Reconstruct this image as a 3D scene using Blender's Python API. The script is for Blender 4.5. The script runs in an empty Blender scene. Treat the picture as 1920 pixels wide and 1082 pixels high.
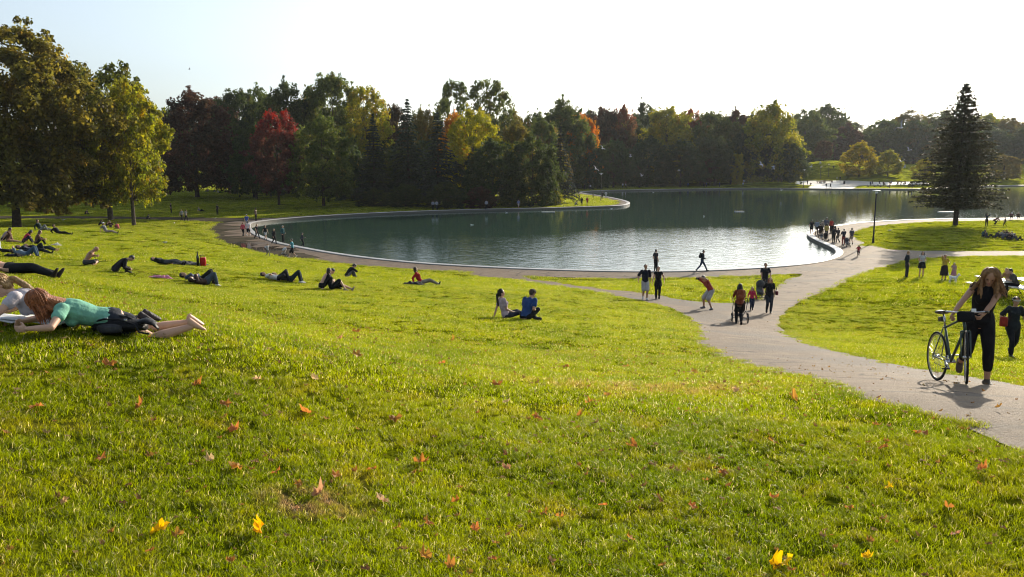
import bpy, bmesh, math, random, hashlib
import numpy as np
from mathutils import Vector, Matrix, geometry, noise

random.seed(7); RNG = np.random.default_rng(11)
R = math.radians
scene = bpy.context.scene
COL = scene.collection

# ------------------------------------------------------------------ camera, light, exposure
F = 1550.0; PITCH = math.atan(240 / F); CW, CH = 1920, 1082
cd = bpy.data.cameras.new('camera'); cam = bpy.data.objects.new('camera', cd); COL.objects.link(cam)
cd.sensor_width = 36; cd.lens = 36 * F / CW; cd.clip_start = 0.1; cd.clip_end = 4000
cam.location = (0, 0, 0); cam.rotation_euler = (math.pi / 2 - PITCH, 0, 0)
scene.camera = cam
SUN_EL, SUN_AZ = R(17.3), R(32)            # azimuth to the right of the view direction (+Y)
sd = bpy.data.lights.new('sun', 'SUN'); sd.energy = 5.0; sd.angle = R(0.53); sd.color = (1.0, 0.86, 0.66)
sun = bpy.data.objects.new('sun', sd); COL.objects.link(sun)
sdir = Vector((math.sin(SUN_AZ) * math.cos(SUN_EL), math.cos(SUN_AZ) * math.cos(SUN_EL), math.sin(SUN_EL)))
sun.rotation_euler = sdir.to_track_quat('Z', 'Y').to_euler()
w = bpy.data.worlds.new('World'); scene.world = w; w.use_nodes = True
wn = w.node_tree; bg = wn.nodes['Background']; sk = wn.nodes.new('ShaderNodeTexSky')
sk.sky_type = 'NISHITA'; sk.sun_disc = False; sk.sun_elevation = SUN_EL; sk.sun_rotation = SUN_AZ
sk.altitude = 100; sk.air_density = 1.0; sk.dust_density = 2.5; sk.ozone_density = 3.0
whs = wn.nodes.new('ShaderNodeHueSaturation'); whs.inputs['Saturation'].default_value = .48
wmx = wn.nodes.new('ShaderNodeMix'); wmx.data_type = 'RGBA'; wmx.blend_type = 'MULTIPLY'; wmx.inputs[0].default_value = 1; wmx.inputs[7].default_value = (.95, 1.01, 1.04, 1)
wn.links.new(sk.outputs[0], whs.inputs['Color']); wn.links.new(whs.outputs[0], wmx.inputs[6]); wn.links.new(wmx.outputs[2], bg.inputs[0]); bg.inputs[1].default_value = 0.15
scene.view_settings.view_transform = 'Standard'; scene.view_settings.look = 'None'
scene.view_settings.gamma = 1; scene.view_settings.exposure = 0.5
scene.cycles.volume_bounces = 0; scene.cycles.max_bounces = 8; scene.cycles.transparent_max_bounces = 12
scene.cycles.volume_max_steps = 64; scene.cycles.filter_width = 1.1; scene.cycles.use_denoising = True; scene.cycles.sample_clamp_indirect = 4

# ------------------------------------------------------------------ small helpers
def mat(name, col, rough=0.7, spec=0.3, noise_amt=0.0, noise_scale=8.0, metal=0.0, bump=0.0, bscale=40.0, col2=None, emit=None, trans=0.0):
    m = bpy.data.materials.new(name); m.use_nodes = True; nt = m.node_tree; p = nt.nodes['Principled BSDF']
    p.inputs['Base Color'].default_value = (*col, 1); p.inputs['Roughness'].default_value = rough
    p.inputs['Specular IOR Level'].default_value = spec; p.inputs['Metallic'].default_value = metal
    if noise_amt or col2:
        tc = nt.nodes.new('ShaderNodeTexCoord'); n = nt.nodes.new('ShaderNodeTexNoise'); n.inputs['Scale'].default_value = noise_scale
        n.inputs['Detail'].default_value = 4
        nt.links.new(tc.outputs['Object'], n.inputs['Vector'])
        mx = nt.nodes.new('ShaderNodeMix'); mx.data_type = 'RGBA'
        c2 = col2 or tuple(c * (1 - noise_amt) for c in col)
        mx.inputs[6].default_value = (*col, 1); mx.inputs[7].default_value = (*c2, 1)
        rp = nt.nodes.new('ShaderNodeMapRange'); rp.inputs[1].default_value = 0.35; rp.inputs[2].default_value = 0.65
        nt.links.new(n.outputs[0], rp.inputs[0]); nt.links.new(rp.outputs[0], mx.inputs[0]); nt.links.new(mx.outputs[2], p.inputs['Base Color'])
    if bump:
        tc = nt.nodes.new('ShaderNodeTexCoord'); n = nt.nodes.new('ShaderNodeTexNoise'); n.inputs['Scale'].default_value = bscale; n.inputs['Detail'].default_value = 3
        b = nt.nodes.new('ShaderNodeBump'); b.inputs['Strength'].default_value = bump; b.inputs['Distance'].default_value = 0.02
        nt.links.new(tc.outputs['Object'], n.inputs['Vector']); nt.links.new(n.outputs[0], b.inputs['Height']); nt.links.new(b.outputs[0], p.inputs['Normal'])
    return m

def tag(o, label=None, cat=None, group=None, kind=None):
    if label: o['label'] = label
    if cat: o['category'] = cat
    if group: o['group'] = group
    if kind: o['kind'] = kind
    return o

def add_mesh(name, verts, faces, m, parent=None, smooth=False, loc=None):
    me = bpy.data.meshes.new(name)
    me.from_pydata([tuple(v) for v in verts], [], faces); me.update()
    if m is not None: me.materials.append(m)
    if smooth: me.polygons.foreach_set('use_smooth', [True] * len(me.polygons))
    o = bpy.data.objects.new(name, me); COL.objects.link(o)
    if parent is not None: o.parent = parent
    if loc is not None: o.location = loc
    return o

def link_mesh(name, me, parent=None, m=None):
    o = bpy.data.objects.new(name, me); COL.objects.link(o)
    if parent is not None: o.parent = parent
    if m is not None:
        if not me.materials: me.materials.append(None)
        o.material_slots[0].link = 'OBJECT'; o.material_slots[0].material = m
    return o

def empty(name, loc=(0, 0, 0), rz=0.0):
    o = bpy.data.objects.new(name, None); COL.objects.link(o); o.location = loc; o.rotation_euler = (0, 0, rz)
    o.empty_display_size = 0.1
    return o

class MB:
    """collects shapes into one mesh"""
    def __init__(s): s.v = []; s.f = []
    def add(s, v, f):
        b = len(s.v); s.v += [tuple(q) for q in v]; s.f += [tuple(b + i for i in q) for q in f]; return s
    def box(s, c, d, rot=None, bev=0.0):
        hx, hy, hz = d[0] / 2, d[1] / 2, d[2] / 2
        if bev <= 0:
            pts = [(sx * hx, sy * hy, sz * hz) for sz in (-1, 1) for sx, sy in ((-1, -1), (1, -1), (1, 1), (-1, 1))]
            fs = [(3, 2, 1, 0), (4, 5, 6, 7), (0, 1, 5, 4), (1, 2, 6, 5), (2, 3, 7, 6), (3, 0, 4, 7)]
        else:
            bm = bmesh.new(); bmesh.ops.create_cube(bm, size=1)
            for q in bm.verts: q.co = (q.co.x * d[0], q.co.y * d[1], q.co.z * d[2])
            bmesh.ops.bevel(bm, geom=bm.edges[:], offset=bev, segments=2, affect='EDGES', profile=0.6)
            pts = [tuple(q.co) for q in bm.verts]; fs = [tuple(q.index for q in f.verts) for f in bm.faces]; bm.free()
        M = rot if rot is not None else Matrix.Identity(3)
        return s.add([M @ Vector(p) + Vector(c) for p in pts], fs)
    def tube(s, pts, rad, n=8, cap=True, closed=False):
        pts = [Vector(p) for p in pts]; k = len(pts)
        if not hasattr(rad, '__len__'): rad = [rad] * k
        vs = []; fs = []; pu = None
        for i, p in enumerate(pts):
            if closed: d = pts[(i + 1) % k] - pts[i - 1]
            else: d = (pts[min(i + 1, k - 1)] - pts[max(i - 1, 0)])
            if d.length < 1e-9: d = Vector((0, 0, 1))
            d.normalize()
            if pu is None: pu = d.orthogonal().normalized()
            u = (pu - d * pu.dot(d))
            if u.length < 1e-6: u = d.orthogonal()
            u.normalize(); v = d.cross(u); pu = u
            for j in range(n):
                a = 2 * math.pi * j / n; vs.append(p + (u * math.cos(a) + v * math.sin(a)) * rad[i])
        for i in range(k - (0 if closed else 1)):
            for j in range(n):
                a = i * n + j; b = i * n + (j + 1) % n; i2 = (i + 1) % k
                fs.append((a, b, i2 * n + (j + 1) % n, i2 * n + j))
        if cap and not closed:
            fs.append(tuple(range(n - 1, -1, -1))); fs.append(tuple((k - 1) * n + j for j in range(n)))
        return s.add(vs, fs)
    def disc(s, c, axis, r, h, n=20):
        a = Vector(axis).normalized() * h / 2; return s.tube([Vector(c) - a, Vector(c) + a], r, n)
    def ring(s, c, axis, r, t, n=32, m=6, ry=None):
        ax = Vector(axis).normalized(); u = ax.orthogonal().normalized(); v = ax.cross(u)
        return s.tube([Vector(c) + (u * math.cos(2 * math.pi * i / n) + v * math.sin(2 * math.pi * i / n)) * r for i in range(n)], t, m, closed=True)
    def ell(s, c, rx, ry, rz, M=None, nu=10, nv=8):
        M = M if M is not None else Matrix.Identity(3); c = Vector(c); vs = [c + M @ Vector((0, 0, rz))]; fs = []
        for i in range(1, nv):
            t = math.pi * i / nv
            for j in range(nu):
                a = 2 * math.pi * j / nu
                vs.append(c + M @ Vector((rx * math.sin(t) * math.cos(a), ry * math.sin(t) * math.sin(a), rz * math.cos(t))))
        vs.append(c + M @ Vector((0, 0, -rz)))
        for j in range(nu): fs.append((0, 1 + j, 1 + (j + 1) % nu)); fs.append((len(vs) - 1, 1 + (nv - 2) * nu + (j + 1) % nu, 1 + (nv - 2) * nu + j))
        for i in range(nv - 2):
            for j in range(nu):
                a = 1 + i * nu + j; b = 1 + i * nu + (j + 1) % nu; fs.append((a, a + nu, b + nu, b))
        return s.add(vs, fs)
    def loft(s, rings):
        """rings: (center, u, v, ru, rv) closed ellipses, capped"""
        n = 14; vs = []; fs = []
        for (c, u, v, ru, rv) in rings:
            for j in range(n):
                a = 2 * math.pi * j / n; vs.append(Vector(c) + u * math.cos(a) * ru + v * math.sin(a) * rv)
        for i in range(len(rings) - 1):
            for j in range(n):
                a = i * n + j; b = i * n + (j + 1) % n; fs.append((a, b, b + n, a + n))
        fs.append(tuple(range(n - 1, -1, -1))); fs.append(tuple((len(rings) - 1) * n + j for j in range(n)))
        return s.add(vs, fs)
    def build(s, name, m, parent=None, smooth=True):
        o = add_mesh(name, s.v, s.f, m, parent, smooth); return o

# ------------------------------------------------------------------ ground heights
CP, SP = math.cos(PITCH), math.sin(PITCH)
def ray(px, py):
    u = (px - CW / 2) / F; v = (CH / 2 - py) / F
    return np.array([u, CP + v * SP, -SP + v * CP])
LZ = -8.8
def atD(px, py, D):
    d = ray(px, py); return d * (D / d[1])
def atZ(px, py, z=LZ):
    d = ray(px, py); return d * (z / d[2])

LAKE_PX = [(474, 418), (470, 425), (474, 432), (486, 440), (503, 447), (530, 456), (565, 463), (620, 473), (700, 484), (800, 493.5), (900, 499.5), (1000, 504),
           (1100, 507), (1200, 508.5), (1300, 507.5), (1400, 503), (1480, 497), (1530, 490), (1558, 481.5), (1567, 474.5), (1564, 467.5), (1550, 460),
           (1532, 452), (1519, 445), (1513, 439), (1517, 434), (1535, 428.5), (1560, 424), (1600, 418.5), (1650, 415), (1700, 412.5), (1760, 411), (1840, 410), (1920, 409.5)]
LAKE_W = [(135, 126), (175, 150), (205, 200), (215, 260), (195, 300)]
LAKE_PX2 = [(1920, 347.5), (1850, 349), (1780, 352), (1745, 354), (1700, 354.5), (1600, 354), (1500, 353.5), (1400, 353), (1300, 354.5), (1200, 356), (1130, 357.5), (1092, 360),
            (1100, 363.5), (1120, 366), (1150, 371), (1172, 376), (1181, 380.5), (1173, 384.5), (1150, 386.5), (1100, 388), (1000, 391), (900, 393), (800, 396), (700, 400), (600, 405.5), (540, 410), (500, 414)]
lk = [tuple(atZ(*p)[:2]) for p in LAKE_PX] + LAKE_W + [tuple(atZ(*p)[:2]) for p in LAKE_PX2]
def smooth_closed(P, step=1.0):
    P = [np.array(p, float) for p in P]; out = []; n = len(P)
    for i in range(n):
        p0, p1, p2, p3 = P[i - 1], P[i], P[(i + 1) % n], P[(i + 2) % n]
        L = np.linalg.norm(p2 - p1); k = max(1, int(L / step))
        t1 = (p2 - p0) / 2; t2 = (p3 - p1) / 2
        s1 = min(1.0, L / (np.linalg.norm(t1) + 1e-9)); s2 = min(1.0, L / (np.linalg.norm(t2) + 1e-9)); t1 = t1 * s1; t2 = t2 * s2
        for j in range(k):
            t = j / k; out.append((2 * t**3 - 3 * t**2 + 1) * p1 + (t**3 - 2 * t**2 + t) * t1 + (-2 * t**3 + 3 * t**2) * p2 + (t**3 - t**2) * t2)
    return np.array(out)
LAKE = smooth_closed(lk, 1.2)
def in_poly(P, poly):
    x, y = P[:, 0], P[:, 1]; c = np.zeros(len(P), bool); n = len(poly)
    for i in range(n):
        x1, y1 = poly[i]; x2, y2 = poly[(i + 1) % n]
        if y1 == y2: continue
        k = ((y1 > y) != (y2 > y)) & (x < (x2 - x1) * (y - y1) / (y2 - y1) + x1); c ^= k
    return c
def dist_poly(P, poly, chunk=4000):
    A = np.asarray(poly); B = np.roll(A, -1, 0); d = B - A; L2 = (d**2).sum(1) + 1e-12; out = np.empty(len(P))
    for s in range(0, len(P), chunk):
        Q = P[s:s + chunk, None, :]; t = np.clip(((Q - A[None]) * d[None]).sum(2) / L2[None], 0, 1)
        q = A[None] + t[..., None] * d[None]; out[s:s + chunk] = np.sqrt(((Q - q)**2).sum(2).min(1))
    return out
CTRL = [(960, 1082, 4.1), (0, 1082, 3.6), (1920, 1082, 4.3), (300, 622, 8.3), (20, 612, 8.0), (960, 800, 7.3), (480, 800, 6.4), (1500, 850, 6.5), (1845, 722, 10.9), (1920, 850, 6.3), (1740, 712, 11.4), (1775, 744, 8.5), (1900, 770, 8.0), (1500, 740, 9.3), (738, 793, 7.0), (1900, 940, 5.3),
        (985, 603, 23.5), (985, 700, 12.3), (60, 518, 17), (167, 498, 35), (220, 511, 32), (615, 543, 32.5), (650, 521, 47), (395, 540, 29), (800, 535, 38), (540, 530, 35), (350, 500, 36),
        (1210, 562, 40), (1385, 612, 31), (1440, 588, 36.5), (1895, 668, 22), (1700, 519, 54), (1775, 526, 51), (1885, 548, 40), (60, 464, 46), (120, 480, 40), (210, 430, 72), (90, 432, 66),
        (1300, 600, 31), (1600, 560, 42), (1560, 650, 21), (640, 620, 16), (1330, 579, 36.6), (1100, 545, 44), (1480, 521, 58)]
cps = [atD(*c) for c in CTRL]
for (px, py) in [(560, 484), (700, 500), (820, 508), (900, 516), (1040, 523), (1200, 523), (1300, 523), (1400, 521), (1500, 517), (1640, 470), (1690, 485), (1750, 476), (1850, 475), (1920, 475), (1636, 456), (1800, 418), (1900, 418), (1880, 440), (1720, 455),
                 (500, 474), (440, 464), (400, 445), (380, 425), (300, 412), (200, 410), (100, 410), (0, 410), (1250, 440), (1000, 440), (700, 440), (1500, 440), (1500, 400), (1200, 400), (900, 400)]:
    cps.append(atZ(px, py))
cps += [np.array(c, float) for c in [(0, 0, -1.38), (0, -8, -0.4), (14, -8, -.6), (-14, -8, .2), (0, -25, 1.5), (30, -20, 0), (-30, -20, 1.5), (30, 5, -2.2), (-25, 8, -.5), (-30, 25, -2.2), (-60, 40, -3), (-70, 90, -8.5), (50, 30, -5.5), (80, 60, -8), (45, 55, -7.2), (110, 90, -8.8), (90, 100, -8.8), (22, 12, -3.9), (-60, 60, -5.5), (-50, 110, -8.8), (0, 120, -8.8)]]
cps = np.array(cps)
def tps_fit(P, z, lam=0.6):
    n = len(P); d = np.sqrt(((P[:, None] - P[None])**2).sum(2)); K = np.where(d > 0, d * d * np.log(d + 1e-12), 0) + lam * np.eye(n)
    A = np.zeros((n + 3, n + 3)); A[:n, :n] = K; A[:n, n] = 1; A[:n, n + 1:] = P; A[n, :n] = 1; A[n + 1:, :n] = P.T
    return np.linalg.solve(A, np.concatenate([z, [0, 0, 0]]))
TW = tps_fit(cps[:, :2], cps[:, 2])
def sstep(a, b, x): t = np.clip((x - a) / (b - a), 0, 1); return t * t * (3 - 2 * t)
def hfun(P, lakedist=None):
    P = np.atleast_2d(np.asarray(P, float)); out = np.empty(len(P))
    for s in range(0, len(P), 20000):
        Q = P[s:s + 20000].copy(); Q[:, 1] = np.clip(Q[:, 1], -25, 140); Q[:, 0] = np.clip(Q[:, 0], -75, 115)
        d = np.sqrt(((Q[:, None] - cps[None, :, :2])**2).sum(2)); K = np.where(d > 0, d * d * np.log(d + 1e-12), 0)
        out[s:s + 20000] = K @ TW[:len(cps)] + TW[len(cps)] + Q @ TW[len(cps) + 1:]
    x, y = P[:, 0], P[:, 1]
    out = np.maximum(out, LZ)
    far = LZ + 0.9 * sstep(135, 200, y) * sstep(10, -20, x) + 7.0 * sstep(290, 400, y) + 6.0 * sstep(80, 200, y - 200 + 0 * x) * sstep(70, 40, np.abs(x + 30)) * 0
    far = far + 5.6 * np.exp(-((x - 131) / 17)**2 - ((y - 338) / 24)**2) + 1.7 * np.exp(-((x - 86) / 13)**2 - ((y - 277) / 8)**2) + 1.5 * np.exp(-((x - 138) / 22)**2 - ((y - 300) / 8)**2)
    wf = sstep(105, 128, y); out = out * (1 - wf) + far * wf
    ld = dist_poly(P, LAKE[::2]) if lakedist is None else lakedist
    wl = sstep(4.6, 8.5, ld); out = LZ * (1 - wl) + out * wl
    out = out + 0.018 * wl * (np.sin(x * 1.7 + 1.3 * np.sin(y * .9)) * np.sin(y * 1.4 + x * .5) + .6 * np.sin(x * 4.1 + y * 1.1) * np.sin(y * 3.3 - x * .7)) * sstep(300, 100, y)
    return out
def h1(x, y): return float(hfun([(x, y)])[0])
def ground(px, py):
    """first point of the terrain seen through a photo pixel"""
    d = ray(px, py); t = np.geomspace(2.0, 420.0, 500); P = d[None] * t[:, None]; dz = P[:, 2] - hfun(P[:, :2])
    k = np.argmax(dz < 0)
    if dz[k] >= 0: return atZ(px, py)
    a, b = t[k - 1], t[k]; T = np.linspace(a, b, 12); Q = d[None] * T[:, None]; dq = Q[:, 2] - hfun(Q[:, :2]); j = max(1, int(np.argmax(dq < 0)))
    f = dq[j - 1] / (dq[j - 1] - dq[j] + 1e-12); tt = T[j - 1] + f * (T[j] - T[j - 1])
    return d * tt
def normal_at(x, y, e=0.3):
    h = hfun([(x - e, y), (x + e, y), (x, y - e), (x, y + e)]); return Vector((-(h[1] - h[0]) / (2 * e), -(h[3] - h[2]) / (2 * e), 1)).normalized()

# ------------------------------------------------------------------ paths
MAIN_PX = [(1500, 517), (1450, 541), (1417, 561), (1369, 568), (1314, 566), (1256, 558), (1198, 548.5), (1139, 543), (1083, 536), (1036, 528), (985, 519), (960, 512), (900, 508), (880, 515),
           (960, 524), (1000, 530), (1080, 542), (1150, 554), (1220, 568), (1265, 581), (1292, 597), (1302, 613), (1306, 636), (1326, 656), (1360, 672), (1420, 691), (1500, 706), (1600, 736), (1700, 766), (1800, 797), (1920, 852), (2050, 920),
           (2400, 800), (2200, 745), (2050, 730), (1920, 722), (1860, 713), (1800, 703), (1740, 693), (1680, 682), (1600, 665), (1530, 648), (1480, 628), (1462, 612), (1462, 597), (1478, 580), (1510, 561), (1560, 541), (1600, 521), (1640, 505), (1690, 490),
           (1680, 475), (1640, 462), (1600, 480), (1560, 500)]
RIGHT_PX = [(1600, 470), (1636, 459.5), (1650, 464), (1670, 468), (1720, 470), (1800, 470.5), (1920, 470.5), (2150, 469), (2150, 477), (1920, 479), (1850, 479.5), (1760, 482.5), (1690, 490), (1640, 505), (1600, 500)]
CROWD_PX = [(1570, 470), (1620, 456), (1604, 446), (1601, 438), (1612, 431), (1641, 424), (1690, 419.5), (1768, 415), (1840, 413.5), (1840, 411), (1700, 413), (1600, 420), (1530, 431), (1520, 440)]
DIRT_PX = [(600, 484), (555, 484), (520, 480), (495, 476), (470, 470), (445, 463), (425, 458), (407, 449), (402, 440), (392, 430), (396, 424), (410, 418), (440, 414), (480, 411), (520, 420), (560, 470)]
DIRT2_PX = [(400, 424), (412, 417), (300, 412), (150, 410), (-100, 410), (-100, 405.5), (150, 405.5), (300, 407), (400, 408), (470, 409), (500, 413), (470, 420)]
PLAZA_PX = [(1446, 341.5), (1500, 339.5), (1560, 338.5), (1640, 341), (1735, 342), (1742, 346.5), (1640, 347.5), (1610, 348), (1595, 353.5), (1515, 353.5), (1540, 349), (1500, 346)]
PEN_PX = []
def px_poly(pts, step=0.7, jit=0.05):
    W = [ground(*p)[:2] for p in pts]; S = smooth_closed(W, step)
    for i in range(len(S)):
        S[i] += np.array([math.sin(i * 2.3) + math.sin(i * 5.1 + 1), math.cos(i * 1.9) + math.sin(i * 4.3)]) * jit * 0.5
    return S
POLY_MAIN = px_poly(MAIN_PX, .6, .13); POLY_RIGHT = px_poly(RIGHT_PX, .9, .16); POLY_CROWD = px_poly(CROWD_PX, 1.0); POLY_DIRT = px_poly(DIRT_PX, 1.0, .22); POLY_DIRT2 = px_poly(DIRT2_PX, 2.0); POLY_PLAZA = px_poly(PLAZA_PX, 2.0)
def offset_poly(poly, d):
    n = len(poly); out = []
    for i in range(n):
        t = poly[(i + 1) % n] - poly[i - 1]; t = t / (np.linalg.norm(t) + 1e-9); out.append(poly[i] + np.array([t[1], -t[0]]) * d)
    return np.array(out)
area = 0.5 * np.sum(LAKE[:, 0] * np.roll(LAKE[:, 1], -1) - np.roll(LAKE[:, 0], -1) * LAKE[:, 1])
SGN = 1 if area > 0 else -1          # +: outward offset for counter-clockwise
def lake_out(d): return offset_poly(LAKE, SGN * d)
PATHW = 4.3
def zone(P):
    """0 lawn, 1 path, 2 water, 3 plaza, 4 dirt"""
    ld = dist_poly(P, LAKE); inl = in_poly(P, LAKE); z = np.zeros(len(P), int)
    wv = PATHW - .3 + 0.45 * np.sin(P[:, 0] * .31) + .12 * np.sin(P[:, 0] * 1.1 + P[:, 1])
    shade_side = (P[:, 1] > 128) & (P[:, 0] < 25)
    wv = np.where(shade_side, 2.6, wv)
    z[(~inl) & (ld < wv)] = 1
    z[in_poly(P, POLY_DIRT)] = 4; z[in_poly(P, POLY_DIRT2)] = 4
    z[in_poly(P, POLY_MAIN) | in_poly(P, POLY_RIGHT) | in_poly(P, POLY_CROWD)] = 1
    z[(z == 4) & (ld < 2.4 + .5 * np.sin(P[:, 0] * .9) + .4 * np.sin(P[:, 1] * 1.3 + P[:, 0] * .4))] = 1
    z[in_poly(P, POLY_PLAZA)] = 3
    z[inl] = 2
    return z, ld

# ------------------------------------------------------------------ ground sheet by constrained triangulation
pts = []; edges = []
def add_loop(poly, closed=True):
    b = len(pts); n = len(poly)
    for p in poly: pts.append((float(p[0]), float(p[1])))
    for i in range(n if closed else n - 1): edges.append((b + i, b + (i + 1) % n))
for pl in (LAKE, POLY_MAIN, POLY_RIGHT, POLY_CROWD, POLY_DIRT, POLY_DIRT2, POLY_PLAZA): add_loop(pl)
LO = lake_out(1.0); LP = lake_out(PATHW)
for p in LP: pts.append((float(p[0]), float(p[1])))
for p in lake_out(3.9): pts.append((float(p[0]), float(p[1])))
for p in lake_out(4.7): pts.append((float(p[0]), float(p[1])))
for p in LO: pts.append((float(p[0]), float(p[1])))
rr = [0.6]
while rr[-1] < 2500: rr.append(rr[-1] * (1.05 if rr[-1] < 130 else 1.09))
for i, r in enumerate(rr):
    for j in range(200):
        a = (j + .5 * (i % 2)) / 200 * 2 * math.pi
        if abs(((a - math.pi / 2 + math.pi) % (2 * math.pi)) - math.pi) > R(75) and (j % 3): continue
        pts.append((r * math.cos(a), r * math.sin(a)))
V2, E2, F2, _, _, _ = geometry.delaunay_2d_cdt([Vector(p) for p in pts], edges, [], 0, 1e-4)
V2 = np.array([tuple(v) for v in V2]); TR = np.array([tuple(f) for f in F2 if len(f) == 3])
cen = V2[TR].mean(1); Z, _ = zone(cen)
ldv = dist_poly(V2, LAKE); HV = hfun(V2, ldv)

# ---- materials of the setting
def nodes_of(name):
    m = bpy.data.materials.new(name); m.use_nodes = True; nt = m.node_tree
    return m, nt, nt.nodes['Principled BSDF'], nt.links
def N(nt, t, **kw):
    n = nt.nodes.new(t)
    for k, v in kw.items():
        if k.startswith('i_'):
            key = k[2:]; n.inputs[int(key) if key.isdigit() else key].default_value = v
        else: setattr(n, k, v)
    return n
def mixc(nt, fac, a, b):
    m = nt.nodes.new('ShaderNodeMix'); m.data_type = 'RGBA'
    for s, idx in ((a, 6), (b, 7)):
        if isinstance(s, tuple): m.inputs[idx].default_value = (*s, 1)
        else: nt.links.new(s, m.inputs[idx])
    if isinstance(fac, float): m.inputs[0].default_value = fac
    else: nt.links.new(fac, m.inputs[0])
    return m.outputs[2]
def nz(nt, vec, scale, detail=3, lo=.4, hi=.6, rough=.5):
    n = N(nt, 'ShaderNodeTexNoise'); n.inputs['Scale'].default_value = scale; n.inputs['Detail'].default_value = detail; n.inputs['Roughness'].default_value = rough
    nt.links.new(vec, n.inputs['Vector'])
    r = N(nt, 'ShaderNodeMapRange'); r.inputs[1].default_value = lo; r.inputs[2].default_value = hi; nt.links.new(n.outputs[0], r.inputs[0]); return r.outputs[0]
BROWN = ground(1210, 728)[:2]; BROWN2 = ground(590, 945)[:2]
def spot(nt, vec, c, rx, ry):
    s = N(nt, 'ShaderNodeMapping'); s.vector_type = 'POINT'
    s.inputs['Location'].default_value = (-c[0] / rx, -c[1] / ry, 0); s.inputs['Scale'].default_value = (1 / rx, 1 / ry, 0); nt.links.new(vec, s.inputs['Vector'])
    l = N(nt, 'ShaderNodeVectorMath', operation='LENGTH'); nt.links.new(s.outputs[0], l.inputs[0])
    r = N(nt, 'ShaderNodeMapRange'); r.inputs[1].default_value = 1.0; r.inputs[2].default_value = 0.35; nt.links.new(l.outputs['Value'], r.inputs[0])
    n = nz(nt, vec, 6.0, 4, .42, .6); m = N(nt, 'ShaderNodeMath', operation='MULTIPLY'); nt.links.new(r.outputs[0], m.inputs[0]); nt.links.new(n, m.inputs[1]); return m.outputs[0]
def lawn_colour(nt, vec, k=1.0):
    a = (0.055 * k, 0.074 * k, 0.0035 * k); b = (0.094 * k, 0.107 * k, 0.0035 * k); c = (0.125 * k, 0.112 * k, 0.016 * k)
    o = mixc(nt, nz(nt, vec, .45, 4, .35, .65), a, b)
    o = mixc(nt, nz(nt, vec, 2.2, 4, .5, .8), o, c)
    o = mixc(nt, spot(nt, vec, BROWN, 2.6, 1.1), o, (.125 * k, .088 * k, .03 * k))
    o = mixc(nt, spot(nt, vec, BROWN2, .5, .35), o, (.12 * k, .08 * k, .04 * k))
    return o
# lawn soil under the blades
m_lawn, nt, p, L = nodes_of('lawn'); g = N(nt, 'ShaderNodeNewGeometry')
L.new(lawn_colour(nt, g.outputs['Position'], .95), p.inputs['Base Color']); p.inputs['Roughness'].default_value = 1; p.inputs['Specular IOR Level'].default_value = 0
n = N(nt, 'ShaderNodeTexNoise'); n.inputs['Scale'].default_value = 14; n.inputs['Detail'].default_value = 5; L.new(g.outputs['Position'], n.inputs['Vector'])
b = N(nt, 'ShaderNodeBump'); b.inputs['Strength'].default_value = .9; b.inputs['Distance'].default_value = .08; L.new(n.outputs[0], b.inputs['Height']); L.new(b.outputs[0], p.inputs['Normal'])
# worn asphalt / stone dust path
m_path, nt, p, L = nodes_of('path'); g = N(nt, 'ShaderNodeNewGeometry'); vec = g.outputs['Position']
o = mixc(nt, nz(nt, vec, .35, 4, .35, .65), (.20, .14, .092), (.14, .10, .070))
o = mixc(nt, nz(nt, vec, 2.0, 5, .45, .75), o, (.225, .165, .115))
o = mixc(nt, nz(nt, vec, 45, 2, .55, .7), o, (.09, .075, .065))
vo = N(nt, 'ShaderNodeTexVoronoi'); vo.feature = 'DISTANCE_TO_EDGE'; vo.inputs['Scale'].default_value = .42; nv = N(nt, 'ShaderNodeTexNoise'); nv.inputs['Scale'].default_value = 1.1; nv.inputs['Detail'].default_value = 5; L.new(vec, nv.inputs['Vector'])
va = N(nt, 'ShaderNodeVectorMath', operation='MULTIPLY_ADD'); va.inputs[1].default_value = (1.6, 1.6, 0); L.new(nv.outputs['Color'], va.inputs[0]); L.new(vec, va.inputs[2]); L.new(va.outputs[0], vo.inputs['Vector'])
vr = N(nt, 'ShaderNodeMapRange'); vr.inputs[1].default_value = .03; vr.inputs[2].default_value = .006; L.new(vo.outputs['Distance'], vr.inputs[0]); vm = N(nt, 'ShaderNodeMath', operation='MULTIPLY'); L.new(vr.outputs[0], vm.inputs[0]); L.new(nz(nt, vec, .8, 2, .45, .6), vm.inputs[1])
o = mixc(nt, vm.outputs[0], o, (.045, .036, .03)); o = mixc(nt, nz(nt, vec, .16, 3, .52, .6), o, (.13, .105, .085))
sc = N(nt, 'ShaderNodeMapping'); sc.inputs['Scale'].default_value = (.5, 3.2, 1); sc.inputs['Rotation'].default_value = (0, 0, .25); L.new(vec, sc.inputs['Vector'])
o = mixc(nt, nz(nt, sc.outputs[0], 1.2, 4, .56, .7), o, (.11, .09, .072))
L.new(o, p.inputs['Base Color']); p.inputs['Roughness'].default_value = .75; p.inputs['Specular IOR Level'].default_value = .14
n = N(nt, 'ShaderNodeTexNoise'); n.inputs['Scale'].default_value = 26; n.inputs['Detail'].default_value = 6; n.inputs['Roughness'].default_value = .7; L.new(vec, n.inputs['Vector'])
b = N(nt, 'ShaderNodeBump'); b.inputs['Strength'].default_value = 1; b.inputs['Distance'].default_value = .05; L.new(n.outputs[0], b.inputs['Height']); L.new(b.outputs[0], p.inputs['Normal'])
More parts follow.
